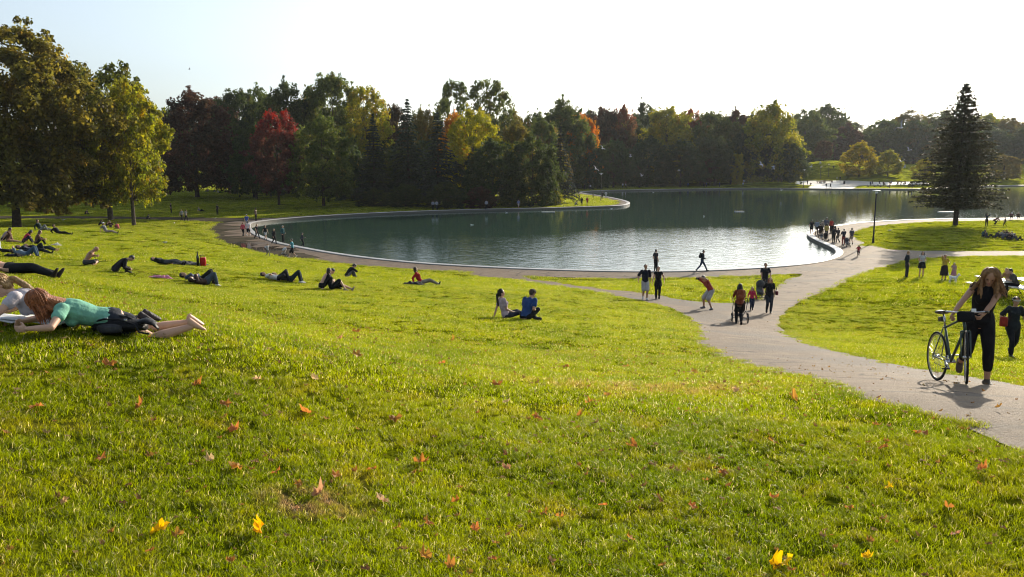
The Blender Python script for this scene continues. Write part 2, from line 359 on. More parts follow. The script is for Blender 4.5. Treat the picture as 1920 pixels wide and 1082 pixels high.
# wet dirt with a puddle
m_dirt, nt, p, L = nodes_of('dirt'); g = N(nt, 'ShaderNodeNewGeometry'); vec = g.outputs['Position']
PUD = ground(465, 462)[:2]
pu = spot(nt, vec, PUD, 8, 5)
r = N(nt, 'ShaderNodeMapRange'); r.inputs[1].default_value = .04; r.inputs[2].default_value = .10; L.new(pu, r.inputs[0])
o = mixc(nt, nz(nt, vec, .5, 5, .35, .65), (.035, .027, .017), (.085, .066, .048)); o = mixc(nt, nz(nt, vec, 3.5, 5, .5, .7), o, (.07, .07, .025)); o = mixc(nt, r.outputs[0], o, (.05, .04, .03))
L.new(o, p.inputs['Base Color'])
r2 = N(nt, 'ShaderNodeMapRange'); r2.inputs[3].default_value = 1; r2.inputs[4].default_value = .06; L.new(r.outputs[0], r2.inputs[0]); L.new(r2.outputs[0], p.inputs['Roughness']); r3 = N(nt, 'ShaderNodeMapRange'); r3.inputs[3].default_value = .05; r3.inputs[4].default_value = .5; L.new(r.outputs[0], r3.inputs[0]); L.new(r3.outputs[0], p.inputs['Specular IOR Level'])
n = N(nt, 'ShaderNodeTexNoise'); n.inputs['Scale'].default_value = 5; n.inputs['Detail'].default_value = 5; L.new(vec, n.inputs['Vector'])
b = N(nt, 'ShaderNodeBump'); b.inputs['Distance'].default_value = .12; L.new(n.outputs[0], b.inputs['Height']); L.new(b.outputs[0], p.inputs['Normal'])
inv = N(nt, 'ShaderNodeMath', operation='SUBTRACT'); inv.inputs[0].default_value = 1.0; L.new(r.outputs[0], inv.inputs[1]); L.new(inv.outputs[0], b.inputs['Strength'])
m_plaza = mat('pale_paving', (.50, .46, .40), .5, .4, .2, .3)
# concrete kerb
m_kerb, nt, p, L = nodes_of('kerb'); g = N(nt, 'ShaderNodeNewGeometry'); vec = g.outputs['Position']
o = mixc(nt, nz(nt, vec, .6, 4, .4, .7), (.44, .43, .41), (.30, .285, .26)); o = mixc(nt, nz(nt, vec, 9, 4, .6, .75), o, (.25, .23, .2)); sz = N(nt, 'ShaderNodeSeparateXYZ'); L.new(vec, sz.inputs[0]); rz = N(nt, 'ShaderNodeMapRange'); rz.inputs[1].default_value = LZ + .0; rz.inputs[2].default_value = LZ + .05; L.new(sz.outputs[2], rz.inputs[0])
o = mixc(nt, rz.outputs[0], (.07, .065, .055), o)      # algae-stained wall below the rim
L.new(o, p.inputs['Base Color']); p.inputs['Roughness'].default_value = .5
# water
m_water, nt, p, L = nodes_of('water'); g = N(nt, 'ShaderNodeNewGeometry'); vec = g.outputs['Position']
p.inputs['Base Color'].default_value = (.038, .075, .056, 1); p.inputs['Roughness'].default_value = .03; p.inputs['IOR'].default_value = 1.33; p.inputs['Specular IOR Level'].default_value = .5
def wave(sx, sy, rot, scale, det):
    mp = N(nt, 'ShaderNodeMapping'); mp.inputs['Scale'].default_value = (sx, sy, 1); mp.inputs['Rotation'].default_value = (0, 0, rot); L.new(vec, mp.inputs['Vector'])
    n = N(nt, 'ShaderNodeTexNoise'); n.inputs['Scale'].default_value = scale; n.inputs['Detail'].default_value = det; L.new(mp.outputs[0], n.inputs['Vector']); return n.outputs[0]
w1 = wave(1, 1.6, .3, 1.1, 6); w2 = wave(1, 1, 0, .3, 2)
ad = N(nt, 'ShaderNodeMath', operation='MULTIPLY_ADD'); ad.inputs[1].default_value = .6; L.new(w2, ad.inputs[0]); L.new(w1, ad.inputs[2])
b = N(nt, 'ShaderNodeBump'); b.inputs['Distance'].default_value = .09; L.new(ad.outputs[0], b.inputs['Height'])
sy = N(nt, 'ShaderNodeSeparateXYZ'); L.new(vec, sy.inputs[0]); wr = N(nt, 'ShaderNodeMapRange'); wr.inputs[1].default_value = 92; wr.inputs[2].default_value = 116; wr.inputs[3].default_value = .5; wr.inputs[4].default_value = .10
ny = N(nt, 'ShaderNodeMath', operation='MULTIPLY_ADD'); ny.inputs[1].default_value = 26; L.new(wave(.5, 1, 0, .09, 3), ny.inputs[0]); L.new(sy.outputs[1], ny.inputs[2]); 
n2 = N(nt, 'ShaderNodeMath', operation='SUBTRACT'); n2.inputs[1].default_value = 13; L.new(ny.outputs[0], n2.inputs[0])
sx = N(nt, 'ShaderNodeMath', operation='MULTIPLY_ADD'); sx.inputs[1].default_value = -.12; L.new(sy.outputs[0], sx.inputs[0]); L.new(n2.outputs[0], sx.inputs[2]); L.new(sx.outputs[0], wr.inputs[0]); L.new(wr.outputs[0], b.inputs['Strength']); L.new(b.outputs[0], p.inputs['Normal'])

def sub_sheet(name, mask, zoff, m, flatz=None, kind='structure', loc=(0, 0, 0)):
    T = TR[mask]; used = np.unique(T); rem = -np.ones(len(V2), int); rem[used] = np.arange(len(used))
    zz = np.full(len(used), flatz) if flatz is not None else HV[used] + zoff
    vs = np.column_stack([V2[used], zz]); fs = rem[T]
    o = add_mesh(name, vs.tolist(), [tuple(int(i) for i in f) for f in fs], m, smooth=True); tag(o, kind=kind); return o
sub_sheet('ground', Z != 2, -0.012, m_lawn)
sub_sheet('path', Z == 1, 0.0, m_path)
sub_sheet('dirt_path', Z == 4, 0.0, m_dirt)
sub_sheet('plaza', Z == 3, 0.0, m_plaza)
sub_sheet('water', Z == 2, 0, m_water, flatz=LZ - 0.28)
# lake kerb: sloping concrete rim with inner wall
def kerb():
    prof = [(-0.02, -1.2), (-0.02, 0.04), (0.05, 0.075), (0.62, 0.075), (0.66, 0.05), (0.66, -0.05)]
    rings = [(offset_poly(LAKE, SGN * d) if abs(d) > 0.03 else LAKE - (offset_poly(LAKE, SGN * .02) - LAKE), z) for d, z in prof]
    n = len(LAKE); vs = []; fs = []
    for P, z in rings: vs += [(float(q[0]), float(q[1]), LZ + z) for q in P]
    for k in range(len(rings) - 1):
        for i in range(n):
            a = k * n + i; b_ = k * n + (i + 1) % n; fs.append((a, b_, b_ + n, a + n))
    o = add_mesh('lake_kerb', vs, fs, m_kerb); tag(o, kind='structure')
kerb()

# ------------------------------------------------------------------ haze
hz = MB().box((20, 240, 45), (1500, 1100, 115)); m_haze = bpy.data.materials.new('haze'); m_haze.use_nodes = True; nt = m_haze.node_tree
for q in list(nt.nodes):
    if q.type != 'OUTPUT_MATERIAL': nt.nodes.remove(q)
pv = nt.nodes.new('ShaderNodeVolumePrincipled'); pv.inputs['Color'].default_value = (.86, .93, 1, 1); pv.inputs['Density'].default_value = .00007; pv.inputs['Anisotropy'].default_value = .35
nt.links.new(pv.outputs[0], [q for q in nt.nodes if q.type == 'OUTPUT_MATERIAL'][0].inputs['Volume'])
tag(hz.build('haze', m_haze, smooth=False), kind='stuff')
# ------------------------------------------------------------------ foliage materials and trees
def leaf_mat(name, c1, c2, c3=None, top=None, topz=(0.55, 0.95), tr=0.52):
    m = bpy.data.materials.new(name); m.use_nodes = True; nt = m.node_tree; L = nt.links; p = nt.nodes['Principled BSDF']; out = nt.nodes['Material Output']
    tc = N(nt, 'ShaderNodeTexCoord'); g = N(nt, 'ShaderNodeNewGeometry'); oi = N(nt, 'ShaderNodeObjectInfo')
    c = mixc(nt, nz(nt, tc.outputs['Object'], .32, 3, .38, .62), c1, c2)
    if c3: c = mixc(nt, nz(nt, tc.outputs['Object'], .55, 3, .58, .7), c, c3)
    if top:
        s = N(nt, 'ShaderNodeSeparateXYZ'); L.new(tc.outputs['Object'], s.inputs[0])
        r = N(nt, 'ShaderNodeMapRange'); r.inputs[1].default_value = topz[0] * 20; r.inputs[2].default_value = topz[1] * 20; L.new(s.outputs[2], r.inputs[0])
        nn = nz(nt, tc.outputs['Object'], .6, 3, .3, .6); mm = N(nt, 'ShaderNodeMath', operation='MULTIPLY'); L.new(r.outputs[0], mm.inputs[0]); L.new(nn, mm.inputs[1])
        c = mixc(nt, mm.outputs[0], c, top)
    h = N(nt, 'ShaderNodeHueSaturation'); L.new(c, h.inputs['Color'])
    v = N(nt, 'ShaderNodeMapRange'); v.inputs[3].default_value = .62; v.inputs[4].default_value = 1.45; L.new(g.outputs['Random Per Island'], v.inputs[0]); L.new(v.outputs[0], h.inputs['Value'])
    hv = N(nt, 'ShaderNodeMapRange'); hv.inputs[3].default_value = .485; hv.inputs[4].default_value = .515; L.new(oi.outputs['Random'], hv.inputs[0]); L.new(hv.outputs[0], h.inputs['Hue'])
    L.new(h.outputs[0], p.inputs['Base Color']); p.inputs['Roughness'].default_value = .6; p.inputs['Specular IOR Level'].default_value = .15
    t = N(nt, 'ShaderNodeBsdfTranslucent'); h2 = N(nt, 'ShaderNodeHueSaturation'); h2.inputs['Value'].default_value = 2.2; h2.inputs['Saturation'].default_value = 1.06; L.new(h.outputs[0], h2.inputs['Color']); L.new(h2.outputs[0], t.inputs[0])
    mx = N(nt, 'ShaderNodeMixShader'); mx.inputs[0].default_value = tr; L.new(p.outputs[0], mx.inputs[1]); L.new(t.outputs[0], mx.inputs[2]); L.new(mx.outputs[0], out.inputs[0])
    return m
LM = {
 'dark': leaf_mat('leaves_dark_green', (.024, .038, .011), (.038, .052, .013), (.062, .056, .016)),
 'green': leaf_mat('leaves_green', (.044, .062, .012), (.070, .084, .016), (.115, .10, .018)),
 'olive': leaf_mat('leaves_olive', (.085, .078, .016), (.13, .098, .018), (.17, .105, .02)),
 'ygreen': leaf_mat('leaves_yellow_green', (.13, .15, .014), (.19, .17, .014), (.26, .18, .015)),
 'yellow': leaf_mat('leaves_yellow', (.25, .20, .010), (.17, .16, .012), (.32, .17, .010)),
 'orange': leaf_mat('leaves_orange', (.36, .15, .015), (.24, .12, .015), (.42, .12, .012)),
 'red': leaf_mat('leaves_red', (.05, .022, .018), (.07, .025, .02), None, (.20, .012, .02), (.66, .92)),
 'redtop': leaf_mat('leaves_turning_red', (.05, .05, .018), (.07, .045, .018), None, (.17, .045, .02), (.6, .9)),
 'brown': leaf_mat('leaves_red_brown', (.050, .024, .014), (.036, .026, .013), (.08, .036, .016)),
 'otop': leaf_mat('leaves_turning_orange', (.09, .095, .016), (.12, .11, .018), None, (.34, .13, .015), (.6, .9)),
 'spruce': leaf_mat('needles_dark', (.018, .030, .014), (.027, .040, .018), None, tr=.15),
 'bluespruce': leaf_mat('needles_grey_green', (.028, .040, .024), (.022, .032, .018), (.05, .05, .026), tr=.15),
 'bspruce': leaf_mat('needles_olive', (.038, .042, .016), (.055, .050, .02), (.08, .058, .03), tr=.2),
}
m_bark = mat('bark', (.075, .055, .042), .9, .1, .5, 3, bump=.8, bscale=6)
m_barkp = mat('bark_grey', (.15, .12, .09), .9, .1, .5, 3, bump=.8, bscale=6)

def leaves(cent, spread, count, size, rng, up=0.35, flat=0.75, aspect=1.35):
    """diamond leaf faces scattered round clump centres"""
    k = len(cent) * count; C = np.repeat(cent, count, 0); S = np.repeat(np.broadcast_to(spread, (len(cent),)), count)
    d = rng.normal(size=(k, 3)); d /= np.linalg.norm(d, axis=1)[:, None]; d *= (rng.random(k)**.45)[:, None]; d[:, 2] *= flat
    P = C + d * S[:, None]
    n = rng.normal(size=(k, 3)); n[:, 2] = np.abs(n[:, 2]) * .6 + up; n += d * .8; n /= np.linalg.norm(n, axis=1)[:, None]
    a = rng.normal(size=(k, 3)); u = np.cross(n, a); u /= np.linalg.norm(u, axis=1)[:, None]; v = np.cross(n, u)
    s = size * (0.5 + 1.1 * rng.random(k)**1.5)[:, None]
    V = np.stack([P + u * s * aspect * .5, P + v * s * .42 - u * s * .08, P - u * s * aspect * .5, P - v * s * .42 - u * s * .08], 1).reshape(-1, 3)
    return V
def quads_mesh(name, V):
    me = bpy.data.meshes.new(name); n = len(V) // 4
    me.vertices.add(len(V)); me.vertices.foreach_set('co', V.astype(np.float32).ravel())
    me.loops.add(len(V)); me.loops.foreach_set('vertex_index', np.arange(len(V), dtype=np.int32))
    me.polygons.add(n); me.polygons.foreach_set('loop_start', np.arange(0, len(V), 4, dtype=np.int32)); me.polygons.foreach_set('loop_total', np.full(n, 4, np.int32))
    me.update(calc_edges=True); return me
def limb_tube(mb, a, b_, r0, r1, rng, n=6, wob=.35):
    a = np.array(a); b_ = np.array(b_); k = 5; P = []
    for i in range(k + 1):
        t = i / k; q = a + (b_ - a) * t; q = q + rng.normal(size=3) * wob * math.sin(math.pi * t); q[2] += 0.9 * math.sin(math.pi * t * .5) * 0; P.append(q)
    mb.tube(P, [r0 + (r1 - r0) * i / k for i in range(k + 1)], n)
def deciduous(name, seed, H=20, base=.22, prof=None, Rm=7.0, nclump=150, cr=1.35, lpc=95, leaf=.3, lump=.25, trunk=.38, airy=0.0, lean=0):
    nclump = int(nclump * (1.0 if airy < 0 else 1.35)); lpc = int(lpc * 1.15); leaf *= 1.1
    rng = np.random.default_rng(seed); prof = prof or (lambda t: (math.sin(math.pi * min(1, t * .92 + .10)))**.6)
    ph = rng.random(8) * 6.28; C = []
    while len(C) < nclump:
        t = rng.random(); a = rng.random() * 6.283; r = Rm * prof(t)
        r *= 1 + lump * (math.sin(3 * a + ph[0] + 4 * t) * .5 + math.sin(5 * a + ph[1] - 7 * t) * .35 + math.sin(2 * a + ph[2] + 9 * t) * .35)
        q = math.sqrt(rng.random()) if rng.random() < .35 else 1 - .22 * rng.random()
        z = H * (base + (1 - base) * t) - cr * .5; 
        if rng.random() > (r / Rm) + .15: continue
        C.append((r * q * math.cos(a), r * q * math.sin(a), z + rng.normal() * .25))
    C = np.array(C); C[:, 2] = np.clip(C[:, 2], H * base * .8, H - cr * .4)
    cr_ = cr * (.65 + .7 * rng.random(len(C)))
    V = leaves(C, cr_, lpc, leaf, rng)
    # twigs that break the outline
    out = C[rng.choice(len(C), len(C) // 2)]; dirn = out - np.array([0, 0, H * .5]); dirn /= np.linalg.norm(dirn, axis=1)[:, None]
    V = np.concatenate([V, leaves(out + dirn * cr * (.8 + .5 * rng.random(len(out)))[:, None], cr * .42, max(8, lpc // 5), leaf, rng)])
    crown = quads_mesh(name + '_crown', V)
    mb = MB(); top = np.array([lean, 0, H * .78]); tr = [(0, 0, -.4), (0, 0, .1), (.05, .03, H * .12), (-.08, .05, H * .25), (.1, -.1, H * .45), (lean * .6, 0, H * .65), tuple(top)]
    mb.tube(tr, [trunk * 1.5, trunk * 1.15, trunk * .9, trunk * .8, trunk * .55, trunk * .3, .06], 10)
    for k in range(22):
        c = C[rng.integers(len(C))]; zf = min(.62, max(base * .75, c[2] / H * .62 - .02)); a0 = np.array([0, 0, H * zf])
        limb_tube(mb, a0, c, trunk * .33 * (1.1 - zf), .035, rng, 5)
    me = bpy.data.meshes.new(name + '_trunk'); me.from_pydata(mb.v, [], mb.f); me.update(); me.polygons.foreach_set('use_smooth', [True] * len(me.polygons))
    return crown, me, H, Rm
def conifer(name, seed, H=20, Rm=4.0, base=.06, nlev=36, per=12, leaf=.46, lpb=64, trunk=.28, droop=.25, ragged=.2, prof=None):
    rng = np.random.default_rng(seed); prof = prof or (lambda t: (1 - t)**.85 + .02); V = []; mb = MB()
    mb.tube([(0, 0, -.3), (0, 0, H * .3), (0, 0, H * .7), (0, 0, H * .985)], [trunk * 1.25, trunk, trunk * .45, .03], 8)
    for i in range(nlev):
        t = 1 - (1 - (i + rng.random() * .6) / nlev)**1.25; z = H * (base + (1 - base) * t)
        n = max(4, int(per * (.55 + .6 * prof(t))))
        for j in range(n):
            a = 2 * math.pi * (j + rng.random() * .8) / n + i * .7; Lb = Rm * prof(t) * (1 - ragged + 2 * ragged * rng.random()); 
            if Lb < .15: Lb = .15
            k = max(6, int(lpb * Lb / Rm)); s = rng.random(k)**.75; zz = z + (.16 * s - droop * s * s * (1 + .3 * rng.random())) * Lb + rng.random() * .2
            wd = .22 * Lb * (1.05 - s) + .12
            x = s * Lb; y = (rng.random(k) - .5) * 2 * wd
            P = np.column_stack([x * math.cos(a) - y * math.sin(a), x * math.sin(a) + y * math.cos(a), zz - np.abs(y) * .25 + rng.normal(size=k) * .05])
            u = np.column_stack([np.full(k, math.cos(a)), np.full(k, math.sin(a)), np.full(k, -.25)]) + rng.normal(size=(k, 3)) * .45
            u /= np.linalg.norm(u, axis=1)[:, None]; w_ = np.cross(u, np.array([0, 0, 1.0]) + rng.normal(size=(k, 3)) * .5); w_ /= np.linalg.norm(w_, axis=1)[:, None]
            sz = leaf * (.6 + .7 * rng.random(k))[:, None]
            V.append(np.stack([P + u * sz * .75, P + w_ * sz * .26, P - u * sz * .5, P - w_ * sz * .26], 1).reshape(-1, 3))
            if i % 2 == 0 and j % 2 == 0: mb.tube([(0, 0, z), (Lb * .85 * math.cos(a), Lb * .85 * math.sin(a), z + (.16 * .85 - droop * .72) * Lb)], [.045 * (1.1 - t) + .01, .012], 4)
    crown = quads_mesh(name + '_crown', np.concatenate(V))
    me = bpy.data.meshes.new(name + '_trunk'); me.from_pydata(mb.v, [], mb.f); me.update()
    return crown, me, H, Rm
oval = lambda t: math.sin(math.pi * min(1, .12 + .86 * t))**.55
broad = lambda t: (math.sin(math.pi * min(1, .22 + .76 * t)))**.5 * (1.0 if t < .5 else 1 - .25 * (t - .5))
low = lambda t: max(.05, (1 - t**2.6))**.62 * (.82 + .3 * min(1, t * 3))
upr = lambda t: .35 + .65 * math.sin(math.pi * min(1, .1 + .8 * t))
TK = {
 'big': deciduous('broad_tree', 3, 22, .17, broad, 10.0, 400, 1.35, 112, .30, .25, .45),
 'mapleA': deciduous('maple_a', 5, 20, .20, oval, 7.2, 190, 1.3, 95, .30, .25),
 'mapleB': deciduous('maple_b', 8, 20, .16, broad, 7.6, 200, 1.25, 95, .30, .32),
 'mapleC': deciduous('maple_c', 13, 20, .12, low, 7.0, 200, 1.3, 95, .32, .3),
 'roundA': deciduous('round_a', 21, 20, .04, low, 8.4, 210, 1.45, 95, .34, .22),
 'roundB': deciduous('round_b', 25, 20, .05, lambda t: low(t) * (1.05 - .2 * t), 8.0, 200, 1.3, 100, .32, .38),
 'tallcrown': deciduous('tall_crown', 17, 20, .22, oval, 7.2, 190, 1.2, 95, .30, .3),
 'airyA': deciduous('airy_a', 31, 20, .25, upr, 5.4, 190, .85, 55, .28, .26, .28),
 'airyB': deciduous('airy_b', 35, 20, .20, lambda t: upr(t) * (1.1 - .25 * t), 6.2, 230, .85, 52, .28, .28, .28),
 'column': deciduous('column', 41, 20, .05, lambda t: .45 + .55 * math.sin(math.pi * (.12 + .8 * t)), 4.2, 120, 1.2, 90, .38, .25, .3),
 'spruceA': conifer('spruce_a', 51), 'spruceB': conifer('spruce_b', 55, Rm=4.6, droop=.35, ragged=.3, nlev=30),
 'lone': conifer('lone', 61, H=20, Rm=6.6, base=.12, nlev=60, per=13, leaf=.36, lpb=104, trunk=.33, droop=.12, ragged=.40,
                 prof=lambda t: (1.0 - .14 * (1 - min(1, t * 6))) * max(.02, 1 - t)**.68),
}
def tree(kind, name, px, D, top, wpx, lm, label, cat='tree', group=None, bark=None, base=None, rot=None, x=None):
    crown, trunk, H, Rm = TK[kind]
    d = ray(px, 350); xx = d[0] * D / d[1] if x is None else x; z = h1(xx, D) if base is None else base
    zt = ray(px, top); zt = zt[2] * D / zt[1]; hh = zt - z; wid = wpx * D / F / 2
    r = empty(name, (xx, D, z - .05), rot if rot is not None else random.random() * 6.28)
    sx = wid / (Rm * 1.08); sz = hh / (H * 1.0)
    for nm, me, m in (('trunk', trunk, bark or m_bark), ('crown', crown, LM[lm])):
        o = link_mesh(nm, me, r, m); o.scale = (sx, sx, sz)
    tag(r, label, cat, group); return r

WB = 'trees on the left bank of the lake'
tree('big', 'maple_tree', 25, 107, 42, 350, 'olive', 'huge broad brown-green maple filling the left edge of the photo', group=WB, rot=.6)
tree('tallcrown', 'maple_tree', 203, 124, 120, 190, 'green', 'tall dark green tree right behind the huge maple at the left edge', group=WB, bark=m_barkp, rot=2)
tree('tallcrown', 'maple_tree', 246, 114, 150, 140, 'ygreen', 'yellow-green maple with pale trunk standing in front of the dark tree', group=WB, bark=m_barkp, rot=1)
tree('mapleC', 'maple_tree', 369, 184, 170, 150, 'brown', 'dark red-brown maple with a straight trunk on the sunlit lawn', group=WB)
tree('mapleA', 'maple_tree', 455, 215, 166, 110, 'dark', 'dark green tree between the red-brown maple and the red maple', group=WB)
tree('mapleB', 'maple_tree', 540, 200, 152, 120, 'dark', 'tall dark tree rising behind the red maple', group=WB)
tree('tallcrown', 'maple_tree', 522, 160, 207, 98, 'red', 'maple with bright scarlet top and dark lower leaves', group=WB, rot=3)
tree('mapleB', 'maple_tree', 606, 158, 216, 118, 'green', 'green maple with sunlit right side beside the scarlet maple', group=WB, rot=4)
tree('mapleA', 'poplar_tree', 628, 205, 136, 125, 'green', 'tallest grey-green tree behind the green maple', group=WB)
tree('airyB', 'ash_tree', 690, 195, 160, 95, 'ygreen', 'loose pale yellow-green tree against the sky', group=WB)
tree('spruceA', 'spruce_tree', 702, 166, 214, 74, 'spruce', 'narrow dark spruce left of the two tall spruces', group='spruces on the left bank')
tree('spruceB', 'spruce_tree', 766, 172, 187, 98, 'spruce', 'tallest dark spruce with a sharp tip on the left bank', group='spruces on the left bank')
tree('spruceB', 'spruce_tree', 822, 164, 212, 108, 'bluespruce', 'grey-green spruce with drooping boughs beside the yellow maple', group='spruces on the left bank')
tree('mapleA', 'maple_tree', 742, 215, 194, 62, 'brown', 'small reddish treetop between the spruces against the sky', group=WB)
tree('mapleB', 'maple_tree', 800, 212, 204, 70, 'olive', 'small olive treetop behind the tallest spruce', group=WB)
tree('mapleB', 'maple_tree', 888, 178, 203, 125, 'yellow', 'golden yellow maple above the two dark round trees', group=WB, rot=5)
tree('mapleC', 'maple_tree', 850, 186, 212, 60, 'orange', 'orange-tipped maple at the left of the golden maple', group=WB)
tree('airyA', 'poplar_tree', 852, 230, 153, 72, 'green', 'dark slender poplar at the left of the airy poplar', group='poplars above the woods')
tree('airyB', 'poplar_tree', 918, 228, 147, 98, 'green', 'airy poplar rising highest above the middle woods', group='poplars above the woods')
tree('roundA', 'linden_tree', 924, 163, 263, 110, 'dark', 'dark rounded tree by the water, left of the pair', group=WB)
tree('roundB', 'linden_tree', 998, 164, 252, 110, 'dark', 'dark rounded tree by the water, right of the pair', group=WB)
tree('mapleC', 'maple_tree', 968, 180, 225, 80, 'olive', 'olive tree with orange top behind the dark rounded pair', group=WB)
tree('spruceB', 'spruce_tree', 1050, 176, 238, 72, 'bluespruce', 'grey-green conifer at the tip of the lawn point', group='spruces on the left bank')
tree('mapleA', 'maple_tree', 1026, 170, 300, 46, 'green', 'small green tree at the sunny lawn point', group=WB)
tree('roundB', 'linden_tree', 880, 172, 290, 90, 'dark', 'low dark tree under the golden maple', group=WB)
tree('roundA', 'linden_tree', 745, 178, 280, 110, 'dark', 'low dark tree between the spruce trunks', group=WB)
tree('roundB', 'linden_tree', 665, 175, 270, 80, 'dark', 'low dark tree at the foot of the narrow spruce', group=WB)
tree('roundA', 'linden_tree', 820, 185, 290, 100, 'dark', 'low dark tree behind the drooping spruce', group=WB)
tree('mapleC', 'maple_tree', 480, 178, 235, 85, 'dark', 'dark tree at the left of the scarlet maple', group=WB)
tree('mapleA', 'maple_tree', 425, 250, 195, 90, 'dark', 'dark tree behind the picnic lawn', group=WB)
for (px, D, top) in [(505, 232, 240), (560, 240, 235), (610, 228, 245), (655, 240, 236), (712, 236, 240), (770, 228, 246), (835, 236, 240), (895, 230, 244), (950, 225, 250), (585, 192, 262), (650, 196, 265), (720, 196, 262), (800, 200, 262)]:
    tree(random.choice(['mapleC', 'roundB', 'mapleB']), 'maple_tree', px, D, top, 105, 'dark', 'dark tree deep in the shaded woods, behind ' + {505: 'the scarlet maple', 560: 'the gap right of the scarlet maple', 610: 'the green maple', 655: 'the tallest grey-green tree', 712: 'the narrow spruce', 770: 'the tallest spruce', 835: 'the drooping spruce', 895: 'the golden maple', 950: 'the dark rounded pair', 585: 'the bushes right of the scarlet maple', 650: 'the foot of the green maple', 720: 'the foot of the narrow spruce', 800: 'the foot of the tallest spruce'}[px], group=WB)
for (px, D, top, w_, lm, l) in [(415, 236, 180, 95, 'brown', 'red-brown treetop between the red-brown maple and its dark neighbour'), (498, 226, 164, 95, 'green', 'green treetop left of the tall dark tree'), (583, 228, 168, 85, 'olive', 'olive treetop between the tall dark tree and the tallest grey-green tree'), (662, 226, 176, 90, 'green', 'green treetop right of the tallest grey-green tree'),
    (722, 236, 208, 75, 'olive', 'olive treetop right of the loose yellow-green tree'), (790, 240, 204, 70, 'green', 'green treetop right of the tallest spruce'), (962, 246, 205, 90, 'olive', 'olive treetop right of the airy poplar'), (1000, 250, 210, 80, 'green', 'green treetop above the dark rounded pair'), (330, 236, 196, 80, 'green', 'green treetop in the gap right of the yellow-green maple')]:
    tree(random.choice(['mapleA', 'mapleB', 'mapleC']), 'maple_tree', px, D, top, w_, lm, l, group=WB)
# bushes along the shaded bank
def bush_row(items, lab):
    for i, (px, D, top, wpx, lm, l) in enumerate(items): tree('roundA' if i % 2 else 'roundB', 'bush', px, D, top, wpx, lm, l, 'bush', 'bushes on the shaded lake bank')
bush_row([(700, 158, 352, 60, 'dark', 'dark bush under the narrow spruce'), (760, 156, 345, 70, 'dark', 'dark bush under the tallest spruce'), (835, 155, 340, 80, 'dark', 'dark bush under the drooping spruce'),
          (900, 156, 350, 60, 'brown', 'red-brown bush below the left rounded tree'), (960, 160, 352, 50, 'green', 'green bush beside the right rounded tree'), (1040, 166, 352, 30, 'ygreen', 'yellow-green bush at the lawn point')], '')
# lone conifer, right
tree('lone', 'conifer_tree', 1797, 113.5, 157, 162, 'bspruce', 'tall dark conifer standing alone on the right lawn', 'conifer', rot=.3)
# small trees of the far park
FS = 'small trees in front of the far forest'
for a in [('column', 'poplar_tree', 1381, 285, 288, 24, 'yellow', 'narrow golden tree by the far bank'), ('mapleC', 'maple_tree', 1609, 312, 266, 60, 'yellow', 'golden maple on the far grassy hill'),
          ('mapleC', 'maple_tree', 1663, 318, 281, 48, 'ygreen', 'round yellow-green tree right of the golden maple'), ('mapleB', 'maple_tree', 1731, 300, 297, 40, 'ygreen', 'small yellow tree peeping out left of the lone conifer'),
          ('mapleA', 'maple_tree', 1541, 345, 263, 34, 'brown', 'small orange-brown tree left of the far hill'), ('mapleB', 'maple_tree', 1325, 290, 288, 44, 'brown', 'small brown tree by the far bank'),
          ('roundA', 'maple_tree', 1425, 300, 283, 60, 'dark', 'dull dark round tree right of the narrow golden tree'), ('mapleC', 'maple_tree', 1880, 320, 290, 60, 'olive', 'olive tree right of the lone conifer')]:
    tree(*a, group=FS)
# far forest: named treetops first, then rows behind and between
FT = [(1010, 235, 214, 90, 'green'), (1055, 262, 186, 105, 'green'), (1092, 270, 213, 70, 'orange'), (1030, 240, 232, 70, 'olive'), (1130, 300, 200, 80, 'brown'), (1165, 305, 201, 75, 'redtop'), (1205, 330, 190, 70, 'dark'), (1248, 300, 199, 105, 'ygreen'),
      (1290, 315, 203, 75, 'redtop'), (1330, 312, 207, 90, 'green'), (1375, 315, 205, 80, 'brown'), (1441, 298, 193, 120, 'ygreen'), (1505, 305, 203, 90, 'green'), (1545, 330, 198, 110, 'green'), (1585, 310, 228, 60, 'brown'),
      (1652, 335, 222, 80, 'green'), (1700, 345, 204, 100, 'olive'), (1755, 350, 206, 110, 'green'), (1838, 345, 212, 90, 'ygreen'), (1885, 335, 220, 80, 'olive'), (1940, 330, 214, 90, 'olive'), (1625, 345, 240, 60, 'green'),
      (1150, 275, 262, 80, 'dark'), (1215, 285, 258, 90, 'dark'), (1275, 282, 262, 90, 'dark'), (1340, 288, 255, 80, 'dark'), (1480, 290, 268, 70, 'dark'), (1105, 262, 258, 70, 'dark'), (1520, 345, 262, 70, 'dark'), (1640, 350, 262, 80, 'dark'), (1690, 335, 268, 70, 'dark'), (1790, 335, 262, 80, 'dark'), (1850, 325, 270, 80, 'dark'), (1920, 325, 270, 80, 'dark')]
CN = {'green': 'green', 'orange': 'orange', 'olive': 'olive', 'brown': 'red-brown', 'redtop': 'red-topped', 'dark': 'dark green', 'ygreen': 'yellow-green', 'yellow': 'yellow'}
FT += [(1400, 300, 232, 70, 'dark'), (1465, 305, 238, 70, 'green'), (1420, 310, 215, 80, 'green')]
FG = 'trees of the far forest'
rt = random.Random(5)
